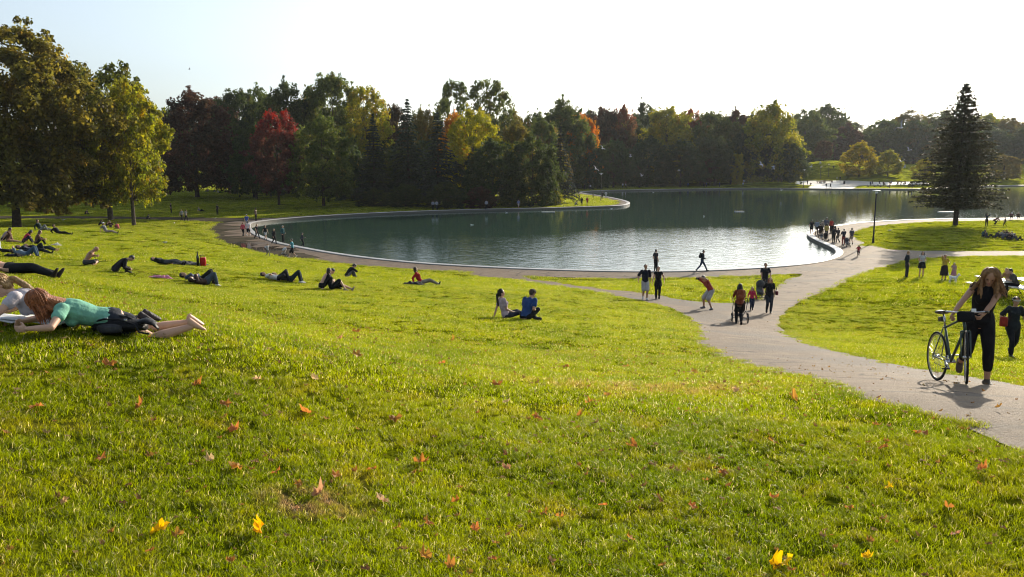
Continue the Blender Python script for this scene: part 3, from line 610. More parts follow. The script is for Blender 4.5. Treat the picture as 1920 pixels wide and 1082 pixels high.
def far_tree(px, D, top, wpx, lm):
    bins = [(-60, 'beyond the left edge of the photo'), (180, 'behind the huge broad maple'), (330, 'behind the yellow-green maple'), (470, 'behind the picnic lawn'), (600, 'behind the scarlet maple'), (730, 'behind the narrow spruce'), (870, 'behind the drooping spruce'), (960, 'behind the airy poplar'), (1060, 'behind the lawn point conifer'),
            (1130, 'right of the lawn point conifer'), (1200, 'above the middle of the far bank'), (1280, 'left of the small brown far tree'), (1350, 'behind the small brown far tree'), (1420, 'behind the narrow golden tree'), (1500, 'between the golden tree and the far hill'), (1570, 'behind the far grassy hill'), (1640, 'behind the golden hill maple'), (1700, 'behind the round yellow-green tree'), (1770, 'left of the lone conifer'), (1850, 'behind the lone conifer'), (1930, 'at the right edge of the photo'), (9999, 'beyond the right edge of the photo')]
    side = next(t for b, t in bins if px < b); side = ('' if D < 292 else 'deeper ' if D > 340 else '') + side
    tree(rt.choice(['mapleA', 'mapleB', 'mapleC', 'roundA', 'roundB']), 'forest_tree', px, D, top, wpx, lm, ('low ' if top > 250 else '') + CN[lm] + ' forest tree ' + side, group=FG)
for (px, D, top, wpx, lm) in FT: far_tree(px, D * (1.38 if px > 1490 else 1.0), top, wpx, lm)
def skyline(px):
    xs = [-250, 0, 400, 800, 1000, 1060, 1150, 1400, 1560, 1600, 1612, 1625, 1680, 1780, 1920, 2300]; ys = [230, 235, 230, 235, 222, 205, 210, 212, 212, 236, 262, 246, 216, 214, 226, 225]
    return float(np.interp(px, xs, ys))
for row, (D, st, dz) in enumerate([(305, 56, 12), (350, 50, 2), (400, 44, -2)]):
    px = -150 + row * 20
    while px < 2080:
        if not (row == 0 and 1450 < px < 1760): far_tree(px, D + rt.uniform(-10, 14) + (125 if px < 900 else 120 if px > 1480 else 0), skyline(px) + dz + rt.uniform(0, 10), rt.uniform(60, 88), rt.choice(['green', 'dark', 'dark', 'green', 'olive', 'brown', 'dark', 'ygreen' if rt.random() < .4 else 'green']))
        px += st * rt.uniform(.8, 1.2)
_by = {}
for o in list(COL.objects):
    if o.get('group') == FG: _by.setdefault(o['label'], []).append(o)
for l, os_ in _by.items():
    if len(os_) > 1:
        os_.sort(key=lambda o: o.location.x / o.location.y); n = len(os_); W5 = ['leftmost', 'second from left', 'third from left', 'fourth from left', 'fifth from left', 'sixth from left', 'seventh from left', 'eighth from left', 'ninth from left']
        for i, o in enumerate(os_): o['label'] = l + ', ' + (('left one' if i == 0 else 'right one') if n == 2 else 'rightmost' if i == n - 1 else W5[min(i, 8)])
# near edge of the woods outside the left frame edge and to the right of it
for (px, D, top, wpx, lm, l) in [(-160, 118, 90, 220, 'green', 'green tree beyond the left edge of the photo'), (2050, 260, 190, 110, 'green', 'green tree beyond the right edge of the photo')]:
    tree('mapleA', 'maple_tree', px, D, top, wpx, lm, l, group='trees outside the frame')

# ------------------------------------------------------------------ grass
def grass_mat():
    m = bpy.data.materials.new('grass_blades'); m.use_nodes = True; nt = m.node_tree; L = nt.links; p = nt.nodes['Principled BSDF']; out = nt.nodes['Material Output']
    g = N(nt, 'ShaderNodeNewGeometry'); c = lawn_colour(nt, g.outputs['Position'], 1.25)
    h = N(nt, 'ShaderNodeHueSaturation'); L.new(c, h.inputs['Color']); v = N(nt, 'ShaderNodeMapRange'); v.inputs[3].default_value = .6; v.inputs[4].default_value = 1.5; L.new(g.outputs['Random Per Island'], v.inputs[0]); L.new(v.outputs[0], h.inputs['Value'])
    gt = N(nt, 'ShaderNodeMath', operation='GREATER_THAN'); gt.inputs[1].default_value = .93; L.new(g.outputs['Random Per Island'], gt.inputs[0])
    c = mixc(nt, gt.outputs[0], h.outputs[0], (.30, .26, .12))
    L.new(c, p.inputs['Base Color']); p.inputs['Roughness'].default_value = .38; p.inputs['Specular IOR Level'].default_value = .28
    t = N(nt, 'ShaderNodeBsdfTranslucent'); h2 = N(nt, 'ShaderNodeHueSaturation'); h2.inputs['Value'].default_value = 3.6; h2.inputs['Saturation'].default_value = 1.12; L.new(c, h2.inputs['Color']); L.new(h2.outputs[0], t.inputs[0])
    mx = N(nt, 'ShaderNodeMixShader'); mx.inputs[0].default_value = .55; L.new(p.outputs[0], mx.inputs[1]); L.new(t.outputs[0], mx.inputs[2]); L.new(mx.outputs[0], out.inputs[0])
    return m
m_grass = grass_mat()
def tuft(name, seed, n, rad, h, wd, seg=2, lay=.55):
    rng = np.random.default_rng(seed); vs = []; fs = []
    for _ in range(n):
        r = rad * math.sqrt(rng.random()); a = rng.random() * 6.283; x, y = r * math.cos(a), r * math.sin(a); ya = rng.random() * 6.283; H_ = h * (.45 + .8 * rng.random()); W_ = wd * (.7 + .6 * rng.random())
        ln = rng.random() * lay * H_ * 1.6; la = rng.random() * 6.283; b = len(vs)
        for i in range(seg + 1):
            t = i / seg; cx = x + math.cos(la) * ln * t * t; cy = y + math.sin(la) * ln * t * t; cz = H_ * (t - .25 * lay * t * t) - .01; ww = W_ * (1 - t * .95) if i == seg else W_ * (1 - t * .35)
            if i == seg: vs.append((cx, cy, cz))
            else: vs += [(cx - math.cos(ya) * ww / 2, cy - math.sin(ya) * ww / 2, cz), (cx + math.cos(ya) * ww / 2, cy + math.sin(ya) * ww / 2, cz)]
        for i in range(seg - 1): fs.append((b + 2 * i, b + 2 * i + 1, b + 2 * i + 3, b + 2 * i + 2))
        fs.append((b + 2 * seg - 2, b + 2 * seg - 1, b + 2 * seg))
    me = bpy.data.meshes.new(name); me.from_pydata(vs, [], fs); me.materials.append(m_grass); me.update(); return bpy.data.objects.new(name, me)
def tuft_coll(name, specs):
    c = bpy.data.collections.new(name)
    for i, s in enumerate(specs): c.objects.link(tuft(f'{name}_{i:02d}', *s))
    return c
C_NEAR = tuft_coll('near_tufts', [(i, 46, .085, .050 + .008 * (i % 3), .0042, 3, .8) for i in range(6)])
C_MID = tuft_coll('mid_tufts', [(20 + i, 60, .17, .055, .0075, 2, .7) for i in range(5)])
C_FAR = tuft_coll('far_tufts', [(40 + i, 110, .5, .07, .02, 2, .6) for i in range(5)])
C_VF = tuft_coll('distant_tufts', [(60 + i, 150, 1.3, .12, .06, 1, .5) for i in range(4)])
def scatter(name, coll, P, scale, kind='stuff', tilt=.0):
    z = hfun(P); me = bpy.data.meshes.new(name); n = len(P)
    me.vertices.add(n); me.vertices.foreach_set('co', np.column_stack([P, z]).astype(np.float32).ravel())
    for nm, ty, arr in (('sc', 'FLOAT', scale), ('rz', 'FLOAT', RNG.random(n) * 6.283), ('ix', 'INT', RNG.integers(0, 1000, n))):
        a = me.attributes.new(nm, ty, 'POINT'); a.data.foreach_set('value', arr.astype(np.int32 if ty == 'INT' else np.float32))
    me.update(); o = bpy.data.objects.new(name, me); COL.objects.link(o); tag(o, kind=kind)
    ng = bpy.data.node_groups.new(name, 'GeometryNodeTree'); ng.interface.new_socket('Geometry', in_out='INPUT', socket_type='NodeSocketGeometry'); ng.interface.new_socket('Geometry', in_out='OUTPUT', socket_type='NodeSocketGeometry')
    gi = ng.nodes.new('NodeGroupInput'); go = ng.nodes.new('NodeGroupOutput'); ip = ng.nodes.new('GeometryNodeInstanceOnPoints'); ci = ng.nodes.new('GeometryNodeCollectionInfo')
    ci.inputs['Collection'].default_value = coll; ci.inputs['Separate Children'].default_value = True; ci.inputs['Reset Children'].default_value = True
    ip.inputs['Pick Instance'].default_value = True
    def na(nm, ty): q = ng.nodes.new('GeometryNodeInputNamedAttribute'); q.data_type = ty; q.inputs[0].default_value = nm; return q.outputs['Attribute']
    cx = ng.nodes.new('ShaderNodeCombineXYZ'); l = ng.links
    l.new(gi.outputs[0], ip.inputs['Points']); l.new(ci.outputs[0], ip.inputs['Instance']); l.new(na('ix', 'INT'), ip.inputs['Instance Index'])
    l.new(na('rz', 'FLOAT'), cx.inputs[2]); l.new(cx.outputs[0], ip.inputs['Rotation']); l.new(na('sc', 'FLOAT'), ip.inputs['Scale']); l.new(ip.outputs[0], go.inputs[0])
    md = o.modifiers.new('tufts', 'NODES'); md.node_group = ng; return o
def polar_pts(n, r0, r1, a0, a1):
    r = np.sqrt(RNG.random(n) * (r1**2 - r0**2) + r0**2); a = R(a0) + RNG.random(n) * R(a1 - a0); return np.column_stack([r * np.sin(a), r * np.cos(a)])
def lawn_filter(P, keep_edge=True):
    z, ld = zone(P); return P[(z == 0)]
def wedge(r0, r1, dens, a=42): 
    n = int(math.pi * (r1**2 - r0**2) * (2 * a / 360) * dens); return lawn_filter(polar_pts(n, r0, r1, -a, a))
def pn(P, s, ph=0): return np.sin(P[:, 0] * s + ph + 1.7 * np.sin(P[:, 1] * s * .8)) * np.sin(P[:, 1] * s * 1.2 + ph * 2 + P[:, 0] * s * .4)
P = wedge(.8, 8, 270, 80); scatter('grass', C_NEAR, P, .58 + .28 * RNG.random(len(P)) + .09 * pn(P, 1.6) + .06 * pn(P, 5, 2))
P = wedge(8, 17, 90, 60); scatter('grass', C_MID, P, .54 + .34 * RNG.random(len(P)) + .1 * pn(P, 1.1))
P = wedge(17, 42, 32, 50); scatter('grass', C_MID, P, .72 + .34 * RNG.random(len(P)) + .1 * pn(P, .7))
P = wedge(42, 90, 4.2, 44); scatter('grass', C_FAR, P, .8 + .4 * RNG.random(len(P)))
P = wedge(90, 175, 2.0, 42); scatter('grass', C_FAR, P, 1.0 + .5 * RNG.random(len(P)))
P = wedge(175, 400, .6, 40); scatter('grass', C_VF, P, .8 + .4 * RNG.random(len(P)))

EP = POLY_DIRT[RNG.integers(0, len(POLY_DIRT), 900)] + RNG.normal(size=(900, 2)) * .9; EP = lawn_filter(EP); scatter('edge_grass', C_MID, EP, 2.2 + 2.2 * RNG.random(len(EP)))
EP = polar_pts(60000, 70, 118, -30, -12); EP = EP[in_poly(EP, POLY_DIRT)]; EP = EP[(pn(EP, 1.1) + .5 * pn(EP, 2.9, 1) > .42) & (dist_poly(EP, LAKE) > 6.0)]; scatter('edge_grass', C_MID, EP, 1.6 + 2.0 * RNG.random(len(EP)))
EP = POLY_MAIN[RNG.integers(0, len(POLY_MAIN), 9000)] + RNG.normal(size=(9000, 2)) * .10; scatter('edge_grass', C_NEAR, EP[EP[:, 1] < 30], .35 + .8 * RNG.random(int((EP[:, 1] < 30).sum())))
# ------------------------------------------------------------------ people
def bake(mb, name, voxel, smooth=3, sub=False):
    """fuse overlapping closed shapes into ONE continuous surface"""
    me = bpy.data.meshes.new('tmp'); me.from_pydata(mb.v, [], mb.f); me.update()
    o = bpy.data.objects.new('tmp', me); COL.objects.link(o)
    r = o.modifiers.new('r', 'REMESH'); r.mode = 'VOXEL'; r.voxel_size = voxel; r.use_smooth_shade = True
    if smooth: s = o.modifiers.new('s', 'SMOOTH'); s.factor = .5; s.iterations = smooth
    dg = bpy.context.evaluated_depsgraph_get(); ev = o.evaluated_get(dg)
    out = bpy.data.meshes.new_from_object(ev, preserve_all_data_layers=False, depsgraph=dg); out.name = name
    bpy.data.objects.remove(o); bpy.data.meshes.remove(me)
    out.polygons.foreach_set('use_smooth', [True] * len(out.polygons)); return out

_mc = {}
def cloth(col, rough=.85, name=None):
    k = ('c', col, rough)
    if k not in _mc: _mc[k] = mat(name or 'cloth', col, rough, .2, .28, 9, bump=1.0, bscale=13)
    return _mc[k]
SKIN = {'light': mat('skin_light', (.62, .37, .25), .5, .35, .12, 14), 'tan': mat('skin_tan', (.45, .25, .155), .5, .35, .12, 14), 'dark': mat('skin_dark', (.14, .07, .045), .5, .35, .1, 14)}
def hairm(col):
    k = ('h', col)
    if k not in _mc: _mc[k] = mat('hair', col, .45, .5, .5, 30, bump=.9, bscale=70)
    return _mc[k]
BLACK = (.012, .012, .014); NAVY = (.02, .03, .07); JEANS = (.05, .09, .16); WHITE = (.72, .70, .68); GREY = (.18, .18, .18); DGREY = (.05, .05, .055); RED = (.42, .03, .03); PINK = (.62, .12, .2)
HBLACK = (.012, .010, .009); HBROWN = (.05, .026, .014); HRED = (.30, .085, .02); HBLOND = (.42, .24, .08); HGREY = (.35, .33, .31)

def ik(a, t, l1, l2, pole):
    a = Vector(a); t = Vector(t); d = t - a; L_ = d.length; L_ = max(.06, min(L_, (l1 + l2) * .998)); dn = d.normalized(); t2 = a + dn * L_
    c = (l1 * l1 + L_ * L_ - l2 * l2) / (2 * L_); h_ = math.sqrt(max(0, l1 * l1 - c * c)); p_ = Vector(pole); p_ = p_ - dn * p_.dot(dn)
    if p_.length < 1e-5: p_ = dn.orthogonal()
    return a + dn * c + p_.normalized() * h_, t2

def skel(pel=(0, 0, .95), pitch=0, bend=0, roll=0, yaw=0, twist=0, head=(0, 0), male=True, fat=1.0,
         wl=None, wr=None, el=None, er=None, al=None, ar=None, kl=None, kr=None, tl=None, tr=None):
    """joint positions; x right, y facing, z up; pitch leans forward, 90 = prone, -90 = supine"""
    S = {}; Y = Matrix.Rotation(R(-yaw), 3, 'Z')
    def frame(p_, rl, tw):
        M = Y @ Matrix.Rotation(R(-p_), 3, 'X') @ Matrix.Rotation(R(rl), 3, 'Y') @ Matrix.Rotation(R(-tw), 3, 'Z'); return M @ Vector((1, 0, 0)), M @ Vector((0, 1, 0)), M @ Vector((0, 0, 1))
    P = Vector(pel); r0, f0, u0 = frame(pitch, roll, 0); r1, f1, u1 = frame(pitch + bend * .5, roll, twist * .5); r2, f2, u2 = frame(pitch + bend, roll, twist)
    W = P + u1 * .15; C = W + u2 * .20; Nk = C + u2 * .19; hp, hy = head
    r3, f3, u3 = frame(pitch + bend + hp * .5, roll, twist + hy * .5); M = Y @ Matrix.Rotation(R(-(pitch + bend + hp)), 3, 'X') @ Matrix.Rotation(R(roll), 3, 'Y') @ Matrix.Rotation(R(-(twist + hy)), 3, 'Z')
    rh, fh, uh = M @ Vector((1, 0, 0)), M @ Vector((0, 1, 0)), M @ Vector((0, 0, 1))
    H_ = Nk + u3 * .085 + uh * .075 + fh * .015
    sw = .185 if male else .165; S.update(P=P, W=W, C=C, N=Nk, H=H_, fr0=(r0, f0, u0), fr1=(r1, f1, u1), fr2=(r2, f2, u2), frh=(rh, fh, uh), male=male, fat=fat)
    for sd, sg, wt, ep, at, kp, tp in (('l', -1, wl, el, al, kl, tl), ('r', 1, wr, er, ar, kr, tr)):
        sh = Nk - u2 * .055 + r2 * sg * sw; hp_ = P + r0 * sg * .09 - u0 * .02
        if wt is None: wt = sh - u2 * .50 + f2 * .06 + r2 * sg * .07
        if ep is None: ep = -f2 + r2 * sg * .35
        e, w_ = ik(sh, wt, .29, .255, ep)
        if at is None: at = Vector((sg * .10, 0, .08))
        if kp is None: kp = f0
        k, a = ik(hp_, at, .43, .415, kp)
        if tp is None: tp = Vector((f0.x, f0.y, 0)) + r0 * sg * .15
        S.update({'s' + sd: sh, 'e' + sd: e, 'w' + sd: w_, 'h' + sd: hp_, 'k' + sd: k, 'a' + sd: a, 't' + sd: Vector(tp).normalized()})
    return S
def seg(mb, a, b_, ra, rb, n=10, mid=None):
    a = Vector(a); b_ = Vector(b_); d = (b_ - a)
    if d.length < 1e-4: d = Vector((0, 0, 1e-3))
    dn = d.normalized(); P = []; Q = []
    for s in (-1.0, -.82, -.5): P.append(a + dn * ra * s); Q.append(ra * math.sqrt(max(.004, 1 - s * s)))
    P.append(a); Q.append(ra)
    if mid: P.append(a + d * mid[0]); Q.append(mid[1])
    P.append(b_); Q.append(rb)
    for s in (.5, .82, 1.0): P.append(b_ + dn * rb * s); Q.append(rb * math.sqrt(max(.004, 1 - s * s)))
    mb.tube(P, Q, n)
def torso(mb, S, o=0.0, low=-.10, high=1.0, flare=0.0, neck=True):
    (r0, f0, u0), (r1, f1, u1), (r2, f2, u2) = S['fr0'], S['fr1'], S['fr2']; m = S['male']; k = S['fat']; P, W, C, Nk = S['P'], S['W'], S['C'], S['N']
    hip = (.160 if m else .172) * k; wa = (.142 if m else .122) * k; ch = .165 if m else .148; up = .155 if m else .135
    rg = [(P + u0 * (low - .02), r0, f0, hip * .55 + o + flare, .075 + o + flare), (P + u0 * low, r0, f0, hip * .88 + o + flare, .105 * k + o + flare), (P, r0, f0, hip + o, .118 * k + o),
          (P + u0 * .07, r0, f0, hip * .93 + o, .108 * k + o), (W, r1, f1, wa + o, .095 * k + o), (W + u2 * .10, r2, f2, ch * .95 + o, .110 * (k * .5 + .5) + o), (C, r2, f2, ch + o, .120 + o), (C + u2 * .09, r2, f2, up + .01 + o, .108 + o),
          (C + u2 * .145, r2, f2, up * .83 + o, .085 + o * .8), (Nk - u2 * .008, r2, f2, .075 + o * .6, .062 + o * .6), (Nk + u2 * .01, r2, f2, .058 + o * .5, .055 + o * .5)]
    mb.loft(rg)
    if not m: 
        for sg in (-1, 1): mb.ell(C + f2 * .085 + r2 * sg * .07 + u2 * .01, .058 + o, .058 + o, .062 + o, nu=12, nv=8)
    for sd in 'lr': mb.ell(S['s' + sd] - (S['s' + sd] - Nk).normalized() * .02, .066 + o, .066 + o, .066 + o, nu=12, nv=8)
def head(mb, S, face=True):
    rh, fh, uh = S['frh']; H_ = S['H']; M = Matrix((rh, fh, uh)).transposed()
    mb.ell(H_ + uh * .025, .077, .094, .098, M, 14, 10); mb.ell(H_ - uh * .045 + fh * .018, .060, .070, .072, M, 12, 8); seg(mb, S['N'] - S['fr2'][2] * .04, H_ - uh * .05 - fh * .012, .054, .050)
    if face:
        mb.ell(H_ + fh * .094 - uh * .018, .012, .02, .024, M, 8, 6); mb.ell(H_ - uh * .088 + fh * .060, .024, .026, .020, M, 8, 6); mb.ell(H_ + fh * .075 + uh * .02, .045, .022, .012, M, 10, 6)
        mb.ell(H_ + fh * .080 - uh * .056, .022, .014, .010, M, 8, 6)
        for sg in (-1, 1): mb.ell(H_ + rh * sg * .077 - uh * .005 - fh * .01, .010, .018, .030, M, 8, 6)
def hand(mb, S, sd, curl=35, fine=False):
    e, w_ = S['e' + sd], S['w' + sd]; d = (w_ - e).normalized(); sg = -1 if sd == 'l' else 1
    side = S.get('pn' + sd)
    if side is None: side = (S['fr2'][0] * -sg)
    side = (side - d * side.dot(d)); side = side.normalized() if side.length > 1e-4 else d.orthogonal().normalized()   # palm normal
    across = d.cross(side).normalized(); r_ = 1.0
    M = Matrix((across, side, d)).transposed(); mb.ell(w_ + d * .045, .040, .016, .052, M, 10, 8)
    ln = [.068, .078, .073, .056]; th = .0085 if fine else .0115
    for i in range(4):
        b_ = w_ + d * .085 + across * (i - 1.5) * .019; a1 = R(curl * (1 + .12 * i)); d1 = d * math.cos(a1) + side * math.sin(a1); a2 = a1 * 2.0; d2 = d * math.cos(a2) + side * math.sin(a2)
        m_ = b_ + d1 * ln[i] * .5; t_ = m_ + d2 * ln[i] * .5; seg(mb, b_ - d * .02, m_, th * 1.05, th, 7); seg(mb, m_, t_, th, th * .85, 7)
    tb = w_ + d * .025 - across * .030; t1 = tb + (d * .6 - across * .55 + side * .45).normalized() * .042; t2 = t1 + (d * .8 + side * .45 - across * .1).normalized() * .030; seg(mb, tb, t1, .013, .0105, 7); seg(mb, t1, t2, .0105, .009, 7)
def foot(mb, S, sd, o=0.0, bare=False):
    a, t = S['a' + sd], S['t' + sd]; sh = (a - S['k' + sd]).normalized(); dn = sh - t * sh.dot(t)
    if dn.length < .2: dn = Vector((0, 0, -1)) - t * (-t.z)
    dn = dn.normalized(); hl = a + dn * .045 - t * .045
    rt = t.cross(dn).normalized(); rg = []
    for s, wd, hh in ((-.035, .018, .02), (-.02, .034, .036), (.03, .038, .045), (.09, .040, .038), (.15, .044, .026), (.20, .038, .018), (.225, .018, .010)):
        s *= 1.0 if S['male'] else .88; rg.append((hl + t * s + dn * (.04 - hh) * .9, rt, dn, wd + o, hh + o * .8))
    mb.loft(rg)
    if not bare: pass
def body(S, vox, fine=False, curl=35):
    mb = MB(); torso(mb, S); head(mb, S, True); k = S['fat']; m = 1.0 if S['male'] else .9
    for sd in 'lr':
        seg(mb, S['s' + sd], S['e' + sd], .050 * m, .040 * m, mid=(.4, .050 * m)); seg(mb, S['e' + sd], S['w' + sd], .040 * m, .026 * m, mid=(.3, .042 * m)); hand(mb, S, sd, curl if not isinstance(curl, dict) else curl[sd], fine)
        seg(mb, S['h' + sd], S['k' + sd], .088 * k, .054, mid=(.4, .080 * k)); seg(mb, S['k' + sd], S['a' + sd], .052, .036, mid=(.32, .057)); foot(mb, S, sd, 0, True)
    return bake(mb, 'body', vox, 2)
def shirt(S, vox, sleeve=.55, o=.014, low=-.06, flare=0.0, waist=None):
    mb = MB(); torso(mb, S, o, low, flare=flare); m = 1.0 if S['male'] else .9
    for sd in 'lr':
        s_, e, w_ = S['s' + sd], S['e' + sd], S['w' + sd]
        if sleeve > 0:
            t = min(1, sleeve); seg(mb, s_, s_ + (e - s_) * t, .055 * m + o, (.052 + .010 * (sleeve < 1)) * m + o)
            if sleeve > 1: seg(mb, e, e + (w_ - e) * (sleeve - 1), .045 * m + o, .034 * m + o)
    return bake(mb, 'shirt', vox, 2)
def pants(S, vox, ln=2.0, o=.012, loose=0.0):
    mb = MB(); k = S['fat']; (r0, f0, u0), (r1, f1, u1) = S['fr0'], S['fr1']; m = S['male']; hip = (.160 if m else .172) * k; P = S['P']
    mb.loft([(P - u0 * .115, r0, f0, .07 + o, .06 + o), (P - u0 * .085, r0, f0, hip * .85 + o, .105 * k + o), (P, r0, f0, hip + o, .118 * k + o), (P + u0 * .075, r0, f0, hip * .93 + o, .108 * k + o), (P + u0 * .095, r0, f0, hip * .85 + o, .098 * k + o)])
    for sd in 'lr':
        h_, kk, a = S['h' + sd], S['k' + sd], S['a' + sd]; t = min(1, ln)
        seg(mb, h_, h_ + (kk - h_) * t, .092 * k + o, (.088 + .02 * loose if ln < 1 else .060) + o + loose * .02, mid=(.4, .084 * k + o + loose * .01) if ln >= 1 else None)
        if ln > 1: seg(mb, kk, kk + (a - kk) * (ln - 1) * .93, .060 + o + loose * .02, .046 + o + loose * .025, mid=(.4, .060 + o + loose * .02))
    return bake(mb, 'trousers', vox, 2)
def skirt(S, vox, ln=.5, o=.02, flare=.06, mix=None):
    mb = MB(); (r0, f0, u0) = S['fr0']; k = S['fat']; P = S['P']; kc = (S['kl'] + S['kr']) / 2; hc = (S['hl'] + S['hr']) / 2; ac = (S['al'] + S['ar']) / 2
    half = (S['kr'] - S['kl']).length / 2; rg = [(P + u0 * .11, r0, f0, .135 * k + o, .10 * k + o), (P, r0, f0, .17 * k + o, .125 * k + o)]
    for t in np.linspace(.2, 1, 5):
        q = t * ln; c = hc + (kc - hc) * min(1, q) if q <= 1 else kc + (ac - kc) * (q - 1); ww = .17 * k + o + (half - .09) * min(1, q) + flare * t; rg.append((c, r0, f0, ww, .12 * k + o + flare * t * .8))
    mb.loft(rg); return bake(mb, 'skirt', vox, 2)
def shoes(S, vox, o=.008, boot=False):
    mb = MB()
    for sd in 'lr':
        foot(mb, S, sd, o); 
        if boot: seg(mb, S['a' + sd], S['a' + sd] + (S['k' + sd] - S['a' + sd]) * .3, .042 + o, .046 + o)
        else: seg(mb, S['a' + sd], S['a' + sd] + (S['k' + sd] - S['a' + sd]).normalized() * .005, .034 + o, .034 + o)
    return bake(mb, 'shoes', vox, 1)
def hair(S, vox, style='short', seed=0):
    rh, fh, uh = S['frh']; H_ = S['H']; M = Matrix((rh, fh, uh)).transposed(); mb = MB(); rg = random.Random(seed)
    if style == 'short': mb.ell(H_ + uh * .042 - fh * .016, .083, .094, .088, M, 14, 10); mb.ell(H_ - uh * .01 - fh * .045, .074, .060, .075, M, 12, 8)
    else:
        mb.ell(H_ + uh * .038 - fh * .016, .089, .100, .096, M, 14, 10); mb.ell(H_ - uh * .02 - fh * .045, .082, .066, .09, M, 12, 8)
        u2 = S['fr2'][2]; f2 = S['fr2'][1]
        if style == 'pony':
            b_ = H_ - fh * .10 + uh * .02; mb.ell(b_, .028, .028, .028, M); q = b_ - fh * .05 - uh * .05; q2 = q - u2 * .13 - f2 * .01 - Vector((0, 0, .04)); q3 = q2 - u2 * .13 - Vector((0, 0, .05)); mb.tube([b_, q, q2, q3, q3 - Vector((0, 0, .05))], [.022, .036, .040, .026, .006], 9)
        if style == 'bun': mb.ell(H_ - fh * .10 + uh * .05, .045, .042, .042, M)
        if style in ('long', 'bob', 'longfront'):
            L_ = .14 if style == 'bob' else .30
            mb.loft([(H_ - fh * .035 + uh * .02, rh, fh, .088, .072), (H_ - fh * .045 - uh * .06, rh, fh, .092, .062), (H_ - fh * .055 - uh * .06 - u2 * L_ * .4, rh, fh, .095, .055), (H_ - fh * .06 - uh * .05 - u2 * L_ * .8, rh, fh, .088, .045), (H_ - fh * .06 - uh * .05 - u2 * L_, rh, fh, .05, .02)])
            for sg in (-1, 1):
                a0 = H_ + rh * sg * .07 + fh * .035 + uh * .06; a1 = H_ + rh * sg * .088 + fh * .02 - uh * .03; a2 = a1 - u2 * L_ * .55 + rh * sg * .012 + f2 * .02; a3 = a2 - u2 * L_ * .6 + f2 * .03 
                mb.tube([a0, a1, a2, a3], [.022, .030, .030 if style != 'bob' else .02, .010], 8)
                if style == 'longfront': 
                    b1 = H_ + rh * sg * .092 + fh * .045 + uh * .01; mb.tube([H_ + rh * sg * .05 + fh * .06 + uh * .09, b1, b1 - Vector((0, 0, .12)) + rh * sg * .012, b1 - Vector((0, 0, .24)), b1 - Vector((0, 0, .32))], [.012, .018, .024, .020, .005], 8)
    # strands break the outline
    nst = 26 if style in ('long', 'longfront', 'pony') else 10
    for i in range(nst):
        a = rg.uniform(0, 6.28); q = H_ + uh * rg.uniform(.03, .09) + rh * .078 * math.cos(a) - fh * (.02 + .075 * abs(math.sin(a))); down = uh * rg.uniform(.04, .09) if style == 'short' else uh * rg.uniform(.08, .16)
        mb.tube([q, q - down * .5 + (q - H_).normalized() * .012, q - down], [.010, .012, .004], 6)
    return bake(mb, 'hair', vox, 1)
def strands(S, style, n, seed=0):
    rh, fh, uh = S['frh']; H_ = S['H']; rg = random.Random(seed); mb = MB(); g = Vector((0, 0, -1)); L_ = {'long': .34, 'longfront': .40, 'bob': .20, 'pony': .09, 'short': .05, 'bun': .09}[style]; k = 0
    while k < n:
        d = Vector((rg.gauss(0, 1), rg.gauss(0, 1), rg.gauss(0, 1))).normalized(); lu, lf, lr = d.dot(uh), d.dot(fh), d.dot(rh)
        if lu < .1 or lf > .62 + .3 * (lu - .3): continue
        c = H_ + uh * .035 - fh * .012; q = c + d * .099; P = [q]; bulge = rg.uniform(.096, .108); go = g * .6 - uh * .4 if style != 'pony' else -fh - uh * .3; go = go.normalized(); ln = 0; tgt = L_ * rg.uniform(.7, 1.1); ok = True; wv = rg.uniform(0, 6)
        side = rh * (1 if lr > 0 else -1)
        while ln < tgt:
            o = q - c; dist = o.length; nn = o.normalized(); t = go + side * (.55 if o.dot(fh) > .03 and style != 'pony' else .12) + (side * .02 * math.sin(ln * 40 + wv)); 
            if dist < bulge + .02: t = t - nn * t.dot(nn)
            if t.length < 1e-3: t = side
            q = q + t.normalized() * .028; o = q - c
            if o.length < bulge: q = c + o.normalized() * bulge
            if q.z < .03 - 9: break
            P.append(q); ln += .028
            o = q - H_
            if o.dot(fh) > .045 and abs(o.dot(rh)) < .074 and o.dot(uh) < .070 and (o - fh * o.dot(fh)).length < .10: ok = False; break
        if not ok or len(P) < 3: k += .2; continue
        r0 = rg.uniform(.0045, .0075); mb.tube(P, [r0] * (len(P) - 2) + [r0 * .7, r0 * .2], 5); k += 1
    return mb
def cap(S, m, parent, brim=True):
    rh, fh, uh = S['frh']; H_ = S['H']; M = Matrix((rh, fh, uh)).transposed(); mb = MB(); mb.ell(H_ + uh * .055 - fh * .008, .090, .102, .080, M, 14, 10)
    if brim: mb.loft([(H_ + uh * .055 + fh * .05, rh, uh, .07, .008), (H_ + uh * .05 + fh * .12, rh, uh, .065, .007), (H_ + uh * .045 + fh * .165, rh, uh, .03, .005)])
    return link_mesh('cap', bake(mb, 'cap', .014, 1), parent, m)

